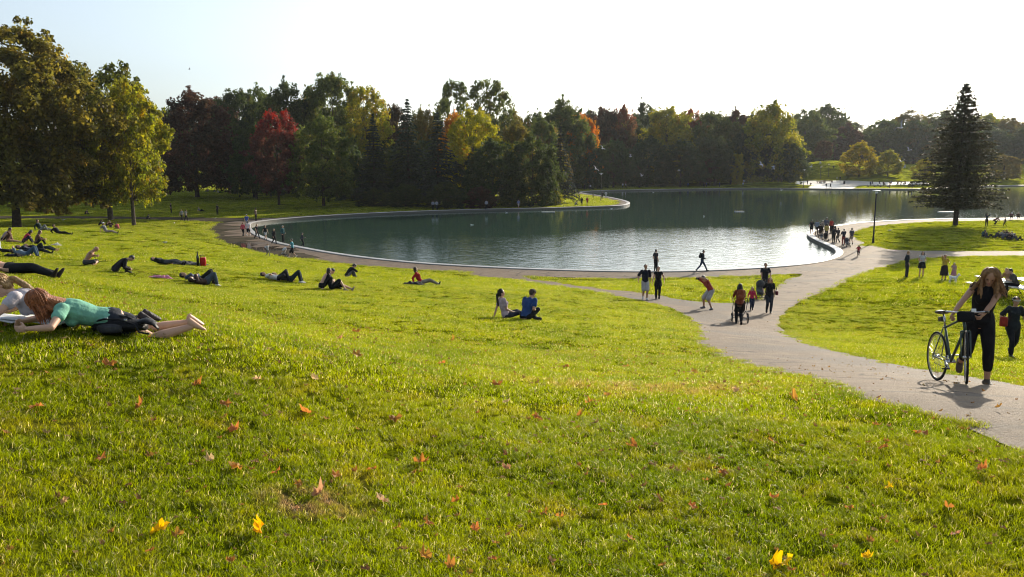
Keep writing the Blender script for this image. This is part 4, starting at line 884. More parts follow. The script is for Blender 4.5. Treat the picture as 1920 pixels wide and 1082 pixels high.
def person(px=None, py=None, label='', S=None, h=1.72, face=0, skin='light', top=None, bot=None, shoe=BLACK, hr=('short', HBROWN), sleeve=.55, legs=2.0, sk=None, group=None, at=None, vox=.018, fine=False,
           align=False, hs=1.0, loose=0.0, tlow=-.06, capc=None, zoff=0.0, curl=35, name='person', flare=0.0, jacket=None, face_detail=False):
    """face: heading in degrees, 0 = away from the camera (+Y), 90 = to the right, 180 = to the camera"""
    S = S or skel(); loc = Vector(at) if at is not None else Vector(ground(px, py)); 
    if at is None: loc.z = h1(loc.x, loc.y)
    root = empty(name, loc); s = h / 1.75
    if align:
        n = normal_at(loc.x, loc.y, .6); f = Vector((math.sin(R(face)), math.cos(R(face)), 0)); f = (f - n * f.dot(n)).normalized(); r_ = f.cross(n)
        M = Matrix((r_, f, n)).transposed(); root.rotation_euler = M.to_euler()
    else: root.rotation_euler = (0, 0, -R(face))
    root.location.z += zoff; root.scale = (s, s, s)
    tag(root, label, 'person', group); v = vox / s
    link_mesh('body', body(S, v * .9 if not fine else v * .55, fine, curl), root, SKIN[skin])
    if top: link_mesh('shirt', shirt(S, v, sleeve, low=tlow, flare=flare), root, cloth(top))
    if jacket: link_mesh('jacket', shirt(S, v, 1.95, o=.026, low=-.09), root, cloth(jacket))
    if bot and legs: link_mesh('shorts' if legs < 1 else 'trousers', pants(S, v, legs, loose=loose), root, cloth(bot))
    if sk: link_mesh('skirt', skirt(S, v, sk[1], flare=sk[2] if len(sk) > 2 else .06), root, cloth(sk[0]))
    if shoe: link_mesh('shoes', shoes(S, v), root, cloth(shoe, .5))
    if hr:
        hm = hair(S, min(v, .014), hr[0], int(abs(loc.x) * 10))
        if fine:
            sm_ = strands(S, hr[0], 220 if hr[0] != 'short' else 130, 3); vv = [tuple(q.co) for q in hm.vertices]; ff = [tuple(q.vertices) for q in hm.polygons]; sm_.add(vv, ff)
            hm = bpy.data.meshes.new('hair'); hm.from_pydata(sm_.v, [], sm_.f); hm.update(); hm.polygons.foreach_set('use_smooth', [True] * len(hm.polygons))
        link_mesh('hair', hm, root, hairm(hr[1]))
    if capc: cap(S, cloth(capc), root)
    if face_detail:
        rh, fh, uh = S['frh']; H_ = S['H']; M = Matrix((rh, fh, uh)).transposed()
        for sg in (-1, 1):
            e = MB().ell(H_ + fh * .083 + rh * sg * .031 + uh * .004, .013, .008, .005, M, 10, 6).build('eye', mat('eye', (.02, .015, .012), .2, .5), root)
            MB().ell(H_ + fh * .089 + rh * sg * .031 + uh * .024, .020, .008, .0035, M, 10, 6).build('eyebrow', hairm(hr[1]), root)
        MB().ell(H_ + fh * .092 - uh * .056, .021, .006, .0065, M, 10, 6).build('mouth', mat('lips', (.35, .10, .09), .4, .4), root)
    return root

V = Vector
def stand(**k): 
    d = dict(al=(-.11, 0, .08), ar=(.11, .02, .08)); d.update(k); return skel(**d)
def walk(s=1, stride=.30, arms=True, **k):
    d = dict(pel=(0, 0, .90), pitch=3, al=(-.08, stride * s, .10 if s > 0 else .16), ar=(.08, -stride * s, .16 if s > 0 else .10))
    if s > 0: d['tr'] = (0.05, .75, -.65); d['tl'] = (0, 1, .15)
    else: d['tl'] = (0.05, .75, -.65); d['tr'] = (0, 1, .15)
    if arms: d['wl'] = (-.26, -.16 * s, .86); d['wr'] = (.26, .20 * s, .88)
    d.update(k); return skel(**d)
def crossleg(**k):
    d = dict(pel=(0, 0, .125), pitch=8, bend=18, head=(5, 0), al=(.16, .36, .07), ar=(-.16, .30, .07), kl=(-1, .35, .25), kr=(1, .35, .25), tl=(.8, .5, 0), tr=(-.8, .5, 0), wl=(-.12, .34, .30), wr=(.12, .36, .32)); d.update(k); return skel(**d)
def kneesup(**k):
    d = dict(pel=(0, 0, .125), pitch=6, bend=26, head=(8, 0), al=(-.12, .50, .08), ar=(.12, .50, .08), kl=(0, .1, 1), kr=(0, .1, 1), wl=(-.14, .44, .38), wr=(.12, .46, .38)); d.update(k); return skel(**d)
def legsout(**k):
    d = dict(pel=(0, 0, .125), pitch=-22, bend=10, head=(15, 0), al=(-.10, .86, .07), ar=(.10, .88, .08), kl=(0, 0, 1), kr=(0, 0, 1), tl=(-.1, .35, .9), tr=(.2, .35, .9), wl=(-.26, -.28, .04), wr=(.26, -.28, .04), el=(0, -1, 0), er=(0, -1, 0)); d.update(k); return skel(**d)
def supine(kn=False, **k):
    d = dict(pel=(0, 0, .12), pitch=-88, bend=3, head=(12, 0), al=(-.10, .82, .07), ar=(.11, .84, .07), kl=(0, 0, 1), kr=(0, 0, 1), tl=(-.2, .3, .9), tr=(.2, .3, .9), wl=(-.30, .05, .05), wr=(.12, -.28, .24), el=(-1, 0, 0), er=(1, 0, .2))
    if kn: d.update(al=(-.10, .42, .08), ar=(.11, .46, .08), tl=(0, 1, 0), tr=(0, 1, 0))
    d.update(k); return skel(**d)
def prone(**k):
    d = dict(pel=(0, 0, .13), pitch=86, bend=-8, head=(-30, 0), al=(-.10, -.83, .07), ar=(.12, -.83, .07), kl=(0, 0, -1), kr=(0, 0, -1), tl=(0, -.9, -.3), tr=(.2, -.9, -.3), wl=(-.25, .75, .05), wr=(.28, .70, .05), el=(-1, 0, 0), er=(1, 0, 0)); d.update(k); return skel(**d)
def recline(**k):   # lying on an elbow / propped back
    d = dict(pel=(0, 0, .12), pitch=-58, bend=28, head=(22, 0), al=(-.10, .80, .07), ar=(.10, .50, .08), kl=(0, 0, 1), kr=(0, 0, 1), tl=(0, .3, .9), tr=(0, 1, .1), wl=(-.28, -.38, .05), wr=(.26, -.36, .05), el=(0, -1, -.2), er=(0, -1, -.2)); d.update(k); return skel(**d)
# ------------------------------------------------------------------ objects
m_blackm = mat('black_metal', (.015, .015, .017), .65, .2); m_steel = mat('steel', (.55, .55, .55), .25, .5, metal=1.0); m_rubber = mat('rubber', (.02, .02, .02), .8, .2)
m_green_p = mat('bike_paint', (.03, .055, .045), .3, .6); m_gum = mat('rim_metal', (.38, .34, .26), .35, .5, metal=.6); m_white = mat('white_paint', (.75, .75, .73), .4, .4); m_leather = mat('saddle_leather', (.03, .022, .018), .5, .4)
m_wood = mat('bench_wood', (.22, .12, .06), .6, .3, .4, 6); m_feather = mat('feathers', (.75, .75, .74), .7, .2); m_featherg = mat('grey_feathers', (.30, .31, .33), .7, .2)

def wheel(parent, c, rot, r=.335, spokes=28, rimm=None):
    """wheel in the y-z plane, turned by rot about z"""
    ax = rot @ V((1, 0, 0)); t = MB(); t.ring(c, ax, r, .015, 40, 8); o = t.build('wheel', m_rubber, parent)
    rm = MB(); rm.ring(c, ax, r - .022, .010, 40, 6); rm.build('rim', rimm or m_gum, o)
    if spokes:
        sp = MB(); ax = ax.normalized(); u = V((0, 0, 1)); v = ax.cross(u)
        for i in range(spokes):
            a = 2 * math.pi * i / spokes; q = u * math.cos(a) + v * math.sin(a); sp.tube([V(c) + ax * .022 * (1 if i % 2 else -1), V(c) + q * (r - .03)], .0016, 4)
        sp.build('spokes', m_steel, o)
    hb = MB(); hb.disc(c, ax, .018, .08, 12); hb.build('hub', m_steel, o); return o
def bicycle(loc_r, heading, label, steer=0, s=1.0, paint=None, group=None, bag=True, spokes=28, name='bicycle', lay=0):
    hd = V((math.sin(R(heading)), math.cos(R(heading)), 0)); a = V(loc_r); a.z = h1(a.x, a.y); b_ = a + hd * 1.03 * s; b_.z = h1(b_.x, b_.y); f = (b_ - a).normalized(); r_ = f.cross(V((0, 0, 1))).normalized(); u = r_.cross(f)
    root = empty(name, (a + b_) / 2); root.rotation_euler = (Matrix((r_, f, u)).transposed() @ Matrix.Rotation(R(lay), 3, 'Y')).to_euler(); root.scale = (s, s, s); tag(root, label, 'bicycle', group); pm = paint or m_green_p
    I = Matrix.Identity(3); RH, FH, BB, SC, HT, HB = V((0, -.515, .35)), V((0, .515, .35)), V((0, -.07, .28)), V((0, -.24, .78)), V((0, .345, .86)), V((0, .39, .72))
    wheel(root, RH, I, spokes=spokes)
    fr = MB(); fr.tube([BB, SC], .0165, 10); fr.tube([SC - V((0, -.01, .03)), HT], .0155, 10); fr.tube([BB, HB], .019, 10); fr.tube([HT + V((0, -.012, .03)), HB + V((0, .012, -.03))], .021, 10)
    for sg in (-1, 1): fr.tube([BB + V((sg * .03, 0, 0)), RH + V((sg * .06, 0, 0))], .010, 8); fr.tube([SC + V((sg * .018, 0, -.02)), RH + V((sg * .06, 0, 0))], .008, 8)
    fr.build('frame', pm, root)
    MB().tube([SC, SC + V((0, -.045, .17))], .0135, 10).build('seat_post', m_steel, root)
    T = SC + V((0, -.045, .18)); sd = MB(); sd.loft([(T + V((0, -.13, .01)), V((1, 0, 0)), V((0, 0, 1)), .05, .018), (T + V((0, -.11, .01)), V((1, 0, 0)), V((0, 0, 1)), .075, .03), (T + V((0, -.03, .005)), V((1, 0, 0)), V((0, 0, 1)), .060, .026), (T + V((0, .06, 0)), V((1, 0, 0)), V((0, 0, 1)), .025, .020), (T + V((0, .14, -.005)), V((1, 0, 0)), V((0, 0, 1)), .012, .012)]); sd.build('saddle', m_leather, root)
    ax0 = V((0, .40, 0)); Rz = Matrix.Rotation(R(-steer), 3, 'Z'); tf = lambda p: Rz @ (V(p) - ax0) + ax0
    fk = MB(); cr = HB + V((0, .015, -.03)); fk.tube([tf(cr + V((-.055, 0, 0))), tf(cr), tf(cr + V((.055, 0, 0)))], .013, 8)
    for sg in (-1, 1): fk.tube([tf(cr + V((sg * .055, 0, 0))), tf((sg * .055, .45, .50)), tf((sg * .055, .515, .35))], .010, 8)
    fk.build('fork', pm, root); wheel(root, tf(FH), Rz, spokes=spokes)
    hb = MB(); st = HT + V((0, -.02, .06)); hb.tube([st - V((0, -.01, .06)), st, st + V((0, .07, .02))], .014, 8); c = st + V((0, .07, .02)); hb.tube([tf(c + V((-.27, -.10, .01))), tf(c + V((-.22, -.03, .01))), tf(c + V((-.10, 0, 0))), tf(c), tf(c + V((.10, 0, 0))), tf(c + V((.22, -.03, .01))), tf(c + V((.27, -.10, .01)))], .0125, 10); hbo = hb.build('handlebar', m_steel, root)
    for sg in (-1, 1): MB().tube([tf(c + V((sg * .225, -.035, .01))), tf(c + V((sg * .275, -.11, .01)))], .017, 8).build('grip', m_leather, hbo)
    ck = MB(); ck.ring(BB + V((.045, 0, 0)), (1, 0, 0), .085, .004, 28, 5); ck.ring(BB + V((.045, 0, 0)), (1, 0, 0), .05, .006, 16, 5)
    for i in range(5): ck.tube([BB + V((.045, 0, 0)), BB + V((.045, .085 * math.cos(i * 1.257), .085 * math.sin(i * 1.257)))], .005, 4)
    cra = V((0, math.cos(.6), -math.sin(.6))) * .165
    ck.tube([BB + V((.06, 0, 0)), BB + V((.07, 0, 0)) + cra], .009, 6); ck.tube([BB + V((-.06, 0, 0)), BB + V((-.07, 0, 0)) - cra], .009, 6); ck.disc(BB, (1, 0, 0), .02, .13, 10); cko = ck.build('crank', m_steel, root)
    MB().box(BB + V((.115, 0, 0)) + cra, (.08, .085, .018), bev=.004).build('pedal', m_blackm, cko); MB().box(BB + V((-.115, 0, 0)) - cra, (.08, .085, .018), bev=.004).build('pedal', m_steel, cko)
    MB().ring(RH + V((.045, 0, 0)), (1, 0, 0), .045, .006, 16, 5).build('cassette', m_steel, root)
    MB().tube([BB + V((.045, .0, .085)), RH + V((.045, 0, .045))], .004, 4).tube([BB + V((.045, 0, -.085)), RH + V((.045, .02, -.10)), RH + V((.045, -.01, -.045))], .004, 4).build('chain', m_blackm, root)
    if bag:
        MB().box(tf(c + V((0, .10, -.06))), (.20, .11, .14), rot=Rz, bev=.03).build('handlebar_bag', cloth(BLACK), root)
        MB().box(tf(c + V((-.09, .16, .02))), (.055, .02, .045), rot=Rz, bev=.006).build('reflector', m_white, root)
        MB().box(SC + V((0, -.10, .09)), (.07, .12, .07), bev=.02).build('saddle_bag', m_leather, root)
    return root
def stroller(px, py, heading, label, s=1.0, col=(.02, .02, .022), col2=None, wr=.15, D=None, group='prams and strollers'):
    p = ground(px, py); root = empty('stroller', (p[0], p[1], h1(p[0], p[1])), -R(heading)); root.scale = (s, s, s); tag(root, label, 'stroller', group)
    fr = MB()
    for sg in (-1, 1): fr.tube([(sg * .25, -.42, 1.02), (sg * .27, -.30, .85), (sg * .27, .02, .45), (sg * .20, .42, .16)], .012, 6); fr.tube([(sg * .27, 0, .47), (sg * .29, -.30, wr)], .012, 6)
    fr.tube([(-.25, -.42, 1.02), (.25, -.42, 1.02)], .014, 6); fr.tube([(-.29, -.30, wr), (.29, -.30, wr)], .012, 6); fr.tube([(-.20, .42, .16), (.20, .42, .16)], .012, 6); fr.build('frame', m_blackm, root)
    st = MB(); X, Z_ = V((1, 0, 0)), V((0, .35, .94)).normalized(); st.loft([(V((0, .22, .40)), X, V((0, .3, .95)), .19, .03), (V((0, .02, .42)), X, V((0, .1, .99)), .21, .045), (V((0, -.14, .50)), X, V((0, .7, .7)), .21, .05), (V((0, -.24, .70)), X, V((0, .95, .3)), .20, .04), (V((0, -.30, .90)), X, V((0, .95, .3)), .17, .03)]); st.build('seat', cloth(col), root)
    cp_ = MB(); n = 9; vs = []
    for i in range(n):
        a = R(-25 + 115 * i / (n - 1)); 
        for j in range(7): b = math.pi * j / 6; vs.append(V((-.22 * math.cos(b), -.20 + .34 * math.sin(a) * (.35 + .65 * math.sin(b)), .66 + .34 * math.cos(a) * (.35 + .65 * math.sin(b)))))
    fs = [(i * 7 + j, i * 7 + j + 1, (i + 1) * 7 + j + 1, (i + 1) * 7 + j) for i in range(n - 1) for j in range(6)]
    cp_.add(vs, fs); cp_.build('canopy', cloth(col2 or col), root)
    MB().loft([(V((0, -.05, .24)), X, V((0, 1, 0)), .17, .16), (V((0, -.05, .34)), X, V((0, 1, 0)), .19, .2)]).build('basket', cloth(DGREY), root)
    for c in ((-.31, -.30, wr), (.31, -.30, wr), (-.20, .44, wr * .8), (.20, .44, wr * .8)):
        w_ = MB(); w_.ring(c, (1, 0, 0), c[2] - .018, .02, 20, 6); wo = w_.build('wheel', m_rubber, root); MB().disc(c, (1, 0, 0), c[2] * .45, .03, 10).build('hub', m_steel, wo)
    return root
def backpack(S_root, S, col, off=.0, name='backpack', label='', s=1.0):
    """bag carried on the back: a thing of its own, placed where the shoulders are"""
    r2, f2, u2 = S['fr2']; mb = MB(); c = S['C'] - f2 * (.20 + off) + u2 * .02; X = r2
    mb.loft([(c - u2 * .21, r2, f2, .10 * s, .06 * s), (c - u2 * .18, r2, f2, .15 * s, .09 * s), (c, r2, f2, .155 * s, .095 * s), (c + u2 * .15, r2, f2, .14 * s, .08 * s), (c + u2 * .22, r2, f2, .08 * s, .04 * s)])
    r = empty(name, S_root.location); r.rotation_euler = S_root.rotation_euler; r.scale = S_root.scale; tag(r, label, 'backpack'); mb.build('bag_body', cloth(col), r)
    st = MB()
    for sg in (-1, 1): st.tube([c + u2 * .18 + r2 * sg * .09 + f2 * .04, S['N'] - u2 * .0 + r2 * sg * .11 + f2 * .0, S['C'] + r2 * sg * .12 + f2 * .13, c - u2 * .12 + r2 * sg * .13 + f2 * .05], .014, 6)
    st.build('strap', cloth(BLACK), r); mb2 = MB(); mb2.loft([(c - f2 * .08 - u2 * .13, r2, f2, .09, .03), (c - f2 * .09 - u2 * .05, r2, f2, .11, .045), (c - f2 * .08 + u2 * .02, r2, f2, .09, .02)]); mb2.build('pocket', cloth(tuple(min(1, q * 1.3 + .005) for q in col)), r); return r
def soft_lump(name, px, py, dims, col, label, cat, heading=0, col2=None, seed=0, group=None, extra=None):
    """crumpled cloth, bag or blanket lying on the lawn"""
    p = ground(px, py); rg = np.random.default_rng(seed); L_, W_, H_ = dims; mb = MB(); nx, ny = 26, 16; vs = []; fs = []; ph = rg.random(10) * 6
    for i in range(nx):
        for j in range(ny):
            x = (i / (nx - 1) - .5); y = (j / (ny - 1) - .5); e = max(0, 1 - (abs(x) * 2)**3) * max(0, 1 - (abs(y) * 2)**3)
            edge = 1 + .14 * math.sin(5 * math.atan2(y, x) + ph[0]) + .08 * math.sin(9 * math.atan2(y, x) + ph[1])
            z = H_ * e * (.55 + .3 * math.sin(9 * x + ph[2] + 3 * y) * math.sin(7 * y + ph[3]) + .25 * math.sin(17 * x + ph[4] - 5 * y) + .12 * math.sin(31 * x + 11 * y + ph[5])) + .012
            vs.append((x * L_ * edge, y * W_ * edge, max(.0, z)))
    for i in range(nx - 1):
        for j in range(ny - 1): a = i * ny + j; fs.append((a, a + ny, a + ny + 1, a + 1))
    m = cloth(col) if col2 is None else mat('patterned_cloth', col, .9, .1, 0, 11, col2=col2)
    o = add_mesh(name, vs, fs, m, smooth=True); sdm = o.modifiers.new('thick', 'SOLIDIFY'); sdm.thickness = .01; sdm.offset = 1
    n = normal_at(p[0], p[1], .5); f = V((math.sin(R(heading)), math.cos(R(heading)), 0)); f = (f - n * f.dot(n)).normalized(); o.rotation_euler = Matrix((f.cross(n), f, n)).transposed().to_euler(); o.location = (p[0], p[1], h1(p[0], p[1]) + .015)
    tag(o, label, cat, group); return o
def lamp_post(px, py, top, label, rad=.06):
    p = ground(px, py); zt = ray(px, top); zt = zt[2] * p[1] / zt[1]; hh = zt - p[2]; r = empty('lamp_post', p); tag(r, label, 'lamp post', 'lamp posts round the lake')
    MB().tube([(0, 0, -.1), (0, 0, .5), (0, 0, .52), (0, 0, hh - .3)], [rad * 1.5, rad * 1.4, rad, rad * .75], 10).build('pole', m_blackm, r)
    MB().tube([(0, 0, hh - .34), (0, 0, hh - .30), (0, 0, hh - .12), (0, 0, hh - .06)], [.07, .15, .13, .08], 14).build('lantern', m_white, r)
    MB().tube([(0, 0, hh - .06), (0, 0, hh - .03), (0, 0, hh), (0, 0, hh + .02)], [.42, .45, .30, .02], 20).build('lamp_shade', m_white, r); return r
def gull(at, heading, label, flying=True, s=1.0, bank=0, up=.3, col=None):
    r = empty('gull', at, -R(heading)); r.rotation_euler = (0, R(bank), -R(heading)); r.scale = (s, s, s); tag(r, label, 'gull', 'gulls over and around the lake'); fm = col or m_feather
    mb = MB(); X, Zv = V((1, 0, 0)), V((0, 0, 1)); z0 = 0 if flying else .13
    mb.loft([(V((0, -.26, z0 + .01)), X, Zv, .035, .006), (V((0, -.14, z0)), X, Zv, .04, .025), (V((0, 0, z0)), X, Zv, .06, .055), (V((0, .11, z0 + .02)), X, Zv, .045, .045), (V((0, .17, z0 + .05)), X, Zv, .032, .034), (V((0, .21, z0 + .05)), X, Zv, .020, .02), (V((0, .255, z0 + .04)), X, Zv, .005, .006)]); mb.build('body', fm, r)
    if flying:
        for sg in (-1, 1):
            w_ = MB(); pts_ = [(0.03, .08, -.08, .02), (.28, .10, -.06, up * .30), (.46, .06, -.05, up * .38), (.66, -.06, -.10, up * .30)]; vs = []
            for (x, a, b, z) in pts_: vs += [(sg * x, a, z + .008), (sg * x, b, z + .004), (sg * x, b, z - .004), (sg * x, a, z - .008)]
            fs = [(0, 1, 2, 3), (15, 14, 13, 12)] + [(4 * i + k, 4 * i + (k + 1) % 4, 4 * i + 4 + (k + 1) % 4, 4 * i + 4 + k) for i in range(3) for k in range(4)]
            w_.add(vs, fs); w_.build('wing', m_featherg, r)
    else:
        for sg in (-1, 1): MB().tube([(sg * .02, 0, .10), (sg * .02, .01, 0), (sg * .02, .04, .004)], .006, 5).build('leg', m_wood, r); MB().loft([(V((sg * .05, .06, z0 + .02)), V((0, 1, 0)), V((0, 0, 1)), .01, .02), (V((sg * .055, -.06, z0 + .015)), V((0, 1, 0)), V((0, 0, 1)), .10, .03), (V((sg * .03, -.22, z0 + .02)), V((0, 1, 0)), V((0, 0, 1)), .06, .01)]).build('wing', m_featherg, r)
    return r
def bench(px, py, heading, label, L_=1.8):
    p = ground(px, py); r = empty('park_bench', p, -R(heading)); tag(r, label, 'bench', 'benches of the far park'); b_ = MB()
    for i in range(4): b_.box((0, -.2 + .12 * i, .45), (L_, .09, .03))
    b_.build('seat', m_wood, r); b2 = MB(); [b2.box((0, -.26 - .03 * i, .58 + .12 * i), (L_, .025, .09)) for i in range(3)]; b2.build('backrest', m_wood, r)
    for sg in (-1, 1): MB().box((sg * L_ * .42, -.02, .22), (.05, .42, .44)).box((sg * L_ * .42, -.29, .62), (.05, .04, .5)).build('leg', m_blackm, r)
    return r
def picnic_table(px, py, heading, label, L_=2.2):
    p = ground(px, py); r = empty('picnic_table', p, -R(heading)); tag(r, label, 'picnic table', 'picnic tables on the right lawn'); mp = mat('table_top_paint', (.62, .60, .56), .28, .6)
    t = MB(); [t.box((0, -.32 + .16 * i, .75), (L_, .15, .04), bev=.006) for i in range(5)]; t.build('tabletop', mp, r)
    for sg in (-1, 1):
        s_ = MB(); [s_.box((0, sg * (.68 + .13 * i), .45), (L_, .12, .04), bev=.006) for i in range(2)]; s_.build('seat', mp, r)
        MB().tube([(sg * L_ * .36, -.78, 0), (sg * L_ * .36, -.2, .73), (sg * L_ * .36, .2, .73), (sg * L_ * .36, .78, 0)], .025, 8).tube([(sg * L_ * .36, -.8, .42), (sg * L_ * .36, .8, .42)], .025, 8).build('leg', m_steel, r)
    return r
def raft(px, py, w_, label):
    p = atZ(px, py, LZ - .28); r = empty('floating_platform', (p[0], p[1], LZ - .28)); tag(r, label, 'float', 'white floats on the lake'); wd = w_ * p[1] / F
    MB().box((0, 0, .05), (wd, .9, .12), bev=.04).build('deck', mat('worn_deck', (.40, .40, .38), .6, .3, .3, 3), r); m_ = MB()
    for i in range(5): m_.tube([(wd * (-.42 + .21 * i), .5, .1), (wd * (-.42 + .21 * i), .5, .42)], .03, 6)
    m_.build('post', m_blackm, r)
def bin_(px, py, label, s=1.0):
    p = ground(px, py); r = empty('litter_bin', p); tag(r, label, 'bin'); r.scale = (s, s, s); MB().tube([(0, 0, 0), (0, 0, .05), (0, 0, .85), (0, 0, .9)], [.30, .32, .34, .33], 16).build('barrel', m_blackm, r); MB().tube([(0, 0, .9), (0, 0, .93), (0, 0, .99), (0, 0, 1.0)], [.36, .36, .28, .1], 16).build('lid', cloth(DGREY), r)

# ------------------------------------------------------------------ the woman with the bicycle
fx = ground(1846, 720); D_R = fx[1] + .42; d = ray(1757, 712); rpos = V((d[0] * D_R / d[1], D_R, 0)); print('WOMAN D', fx)
bike = bicycle(rpos, 186, 'dark green road bicycle with handlebar bag held by the woman on the path', steer=20)
SW = skel(pel=(0, -.05, .91), pitch=6, bend=11, roll=-3, head=(16, 10), male=False, al=(-.12, .10, .08), ar=(.16, -.34, .22), tr=(.05, .55, -.8), tl=(-.25, 1, 0), kr=(0, 1, 0), wr=(.42, .42, 1.06), wl=(.10, .50, 1.02), el=(-.8, -.2, -.8), er=(.6, -.3, -.6))
fx = ground(1846, 720); wroot = person(at=(fx[0] - .09, fx[1] + .06, h1(fx[0], fx[1])), label='woman in black sleeveless top and capri trousers pushing the bicycle up the path', S=SW, h=1.68, face=200, skin='tan', top=BLACK, bot=(.012, .011, .012), shoe=(.10, .075, .055), hr=('longfront', (.36, .19, .075)), sleeve=0, legs=1.62, vox=.011, fine=True, loose=.3, tlow=-.02, curl=55, face_detail=True)
# ------------------------------------------------------------------ near left: two girls reading on the lawn
def prone_girl(**k): 
    d = dict(pel=(0, 0, .12), pitch=80, bend=-16, head=(-26, 0), male=False, al=(-.14, -.80, .075), ar=(.16, -.84, .075), tl=(-.1, -.75, -.5), tr=(.25, -.75, -.5), kl=(0, 0, -1), kr=(0, 0, -1), wl=(-.22, .80, .04), wr=(.24, .76, .04), el=(-1, -.2, -.3), er=(1, -.2, -.3)); d.update(k); return skel(**d)
SG = prone_girl(pitch=88, bend=-12, head=(-14, 0), wl=(-.26, .78, .04), wr=(.10, .82, .05)); person(206, 618, 'girl lying on her front in a mint green top and dark shorts, red hair', S=SG, h=1.62, face=-120, skin='light', top=(.20, .46, .34), bot=(.03, .035, .045), shoe=None, hr=('long', (.42, .13, .035)), sleeve=.35, legs=.42, vox=.012, fine=True, align=True, curl=15, tlow=.04)
SG2 = prone_girl(pitch=80, bend=-12, head=(-22, -15), ar=(.16, -.80, .07)); person(122, 607, 'girl with blond ponytail lying in a white and purple patterned top and grey trousers', S=SG2, h=1.62, face=-106, skin='light', top=(.55, .50, .52), bot=(.17, .14, .11), shoe=(.05, .04, .04), hr=('pony', HBLOND), sleeve=.3, legs=1.9, vox=.013, fine=True, align=True, curl=15, tlow=.02)
def flat_sheet(name, px, py, L_, W_, m, label, cat, heading, z=.03, fold=0.02):
    p = ground(px, py); mb = MB(); nx, ny = 12, 8; vs = []
    for i in range(nx + 1):
        for j in range(ny + 1): x, y = (i / nx - .5) * L_, (j / ny - .5) * W_; vs.append((x, y, z + fold * (math.sin(4 * x + 2) * .4 + abs(math.sin(2.4 * y + 1.2 * x)) * .8)))
    fs = [(i * (ny + 1) + j, (i + 1) * (ny + 1) + j, (i + 1) * (ny + 1) + j + 1, i * (ny + 1) + j + 1) for i in range(nx) for j in range(ny)]
    mb.add(vs, fs); o = mb.build(name, m); s_ = o.modifiers.new('t', 'SOLIDIFY'); s_.thickness = .008; n = normal_at(p[0], p[1], .5); f = V((math.sin(R(heading)), math.cos(R(heading)), 0)); f = (f - n * f.dot(n)).normalized()
    o.rotation_euler = Matrix((f.cross(n), f, n)).transposed().to_euler(); o.location = (p[0], p[1], h1(p[0], p[1])); tag(o, label, cat); return o
m_paper = mat('paper_white', (.68, .70, .72), .6, .3, .12, 5)
flat_sheet('magazine', 70, 610, .62, .34, m_paper, 'open white magazine lying in front of the red-haired girl', 'magazine', 5, .05, .035)
flat_sheet('magazine', 10, 607, .40, .30, m_paper, 'white sheet of paper at the left edge beside the magazine', 'magazine', 12, .05, .03)
MB_ = MB().tube([(-.19, 0, .045), (-.17, 0, .045), (.17, 0, .04), (.19, 0, .04)], [.02, .034, .030, .02], 12); ro = MB_.build('rolled_paper', m_paper); p_ = ground(128, 614); ro.location = (p_[0], p_[1], h1(p_[0], p_[1]) + .03); ro.rotation_euler = (0, .05, -.05); tag(ro, 'rolled white paper under the red-haired girl\'s arm', 'paper')
def backpack_lying(px, py, heading, label, s=1.0, col=BLACK):
    p = ground(px, py); r = empty('backpack', (p[0], p[1], h1(p[0], p[1])), -R(heading)); r.scale = (s, s, s); tag(r, label, 'backpack'); X, Y_, Zv = V((1, 0, 0)), V((0, 1, 0)), V((0, 0, 1))
    b_ = MB(); b_.loft([(V((-.33, 0, .07)), Y_, Zv, .05, .05), (V((-.27, 0, .09)), Y_, Zv, .13, .085), (V((-.10, .01, .10)), Y_, Zv, .16, .10), (V((.10, 0, .095)), Y_, Zv, .15, .085), (V((.24, -.01, .09)), Y_, Zv, .13, .07), (V((.32, 0, .06)), Y_, Zv, .07, .035)]); b_.build('bag_body', cloth(col, .6), r)
    MB().loft([(V((-.22, -.14, .07)), Y_, Zv, .02, .04), (V((-.15, -.17, .08)), Y_, Zv, .04, .06), (V((.0, -.17, .08)), Y_, Zv, .045, .06), (V((.08, -.14, .07)), Y_, Zv, .02, .04)]).build('pocket', cloth(DGREY, .6), r)
    MB().loft([(V((.20, .0, .12)), Y_, Zv, .08, .03), (V((.32, -.03, .15)), Y_, Zv, .10, .035), (V((.42, -.06, .13)), Y_, Zv, .07, .03), (V((.50, -.10, .06)), Y_, Zv, .03, .015)]).build('flap', cloth(col, .5), r)
    st = MB(); st.tube([(-.25, -.10, .16), (-.12, -.16, .20), (.05, -.15, .19), (.22, -.12, .12), (.30, -.18, .03), (.42, -.22, .02)], .013, 6); st.tube([(-.25, .02, .18), (-.08, -.02, .22), (.1, -.03, .20), (.2, 0, .14)], .015, 6); st.build('strap', m_blackm, r)
    MB().box((-.10, -.15, .20), (.04, .012, .03), bev=.004).box((.12, -.13, .17), (.04, .012, .03), bev=.004).build('buckle', m_steel, r)
backpack_lying(226, 623, -4, 'black backpack lying beside the red-haired girl', .80)
person(20, 514, 'person lying on the back in black trousers and boots at the left edge', S=supine(al=(-.06, .86, .08), ar=(.12, .84, .08), wr=(.25, -.05, .10)), h=1.78, face=84, skin='light', top=None, bot=(.02, .02, .022), shoe=(.03, .022, .02), legs=2.0, vox=.016, align=True, hr=('short', HBROWN), loose=.5)
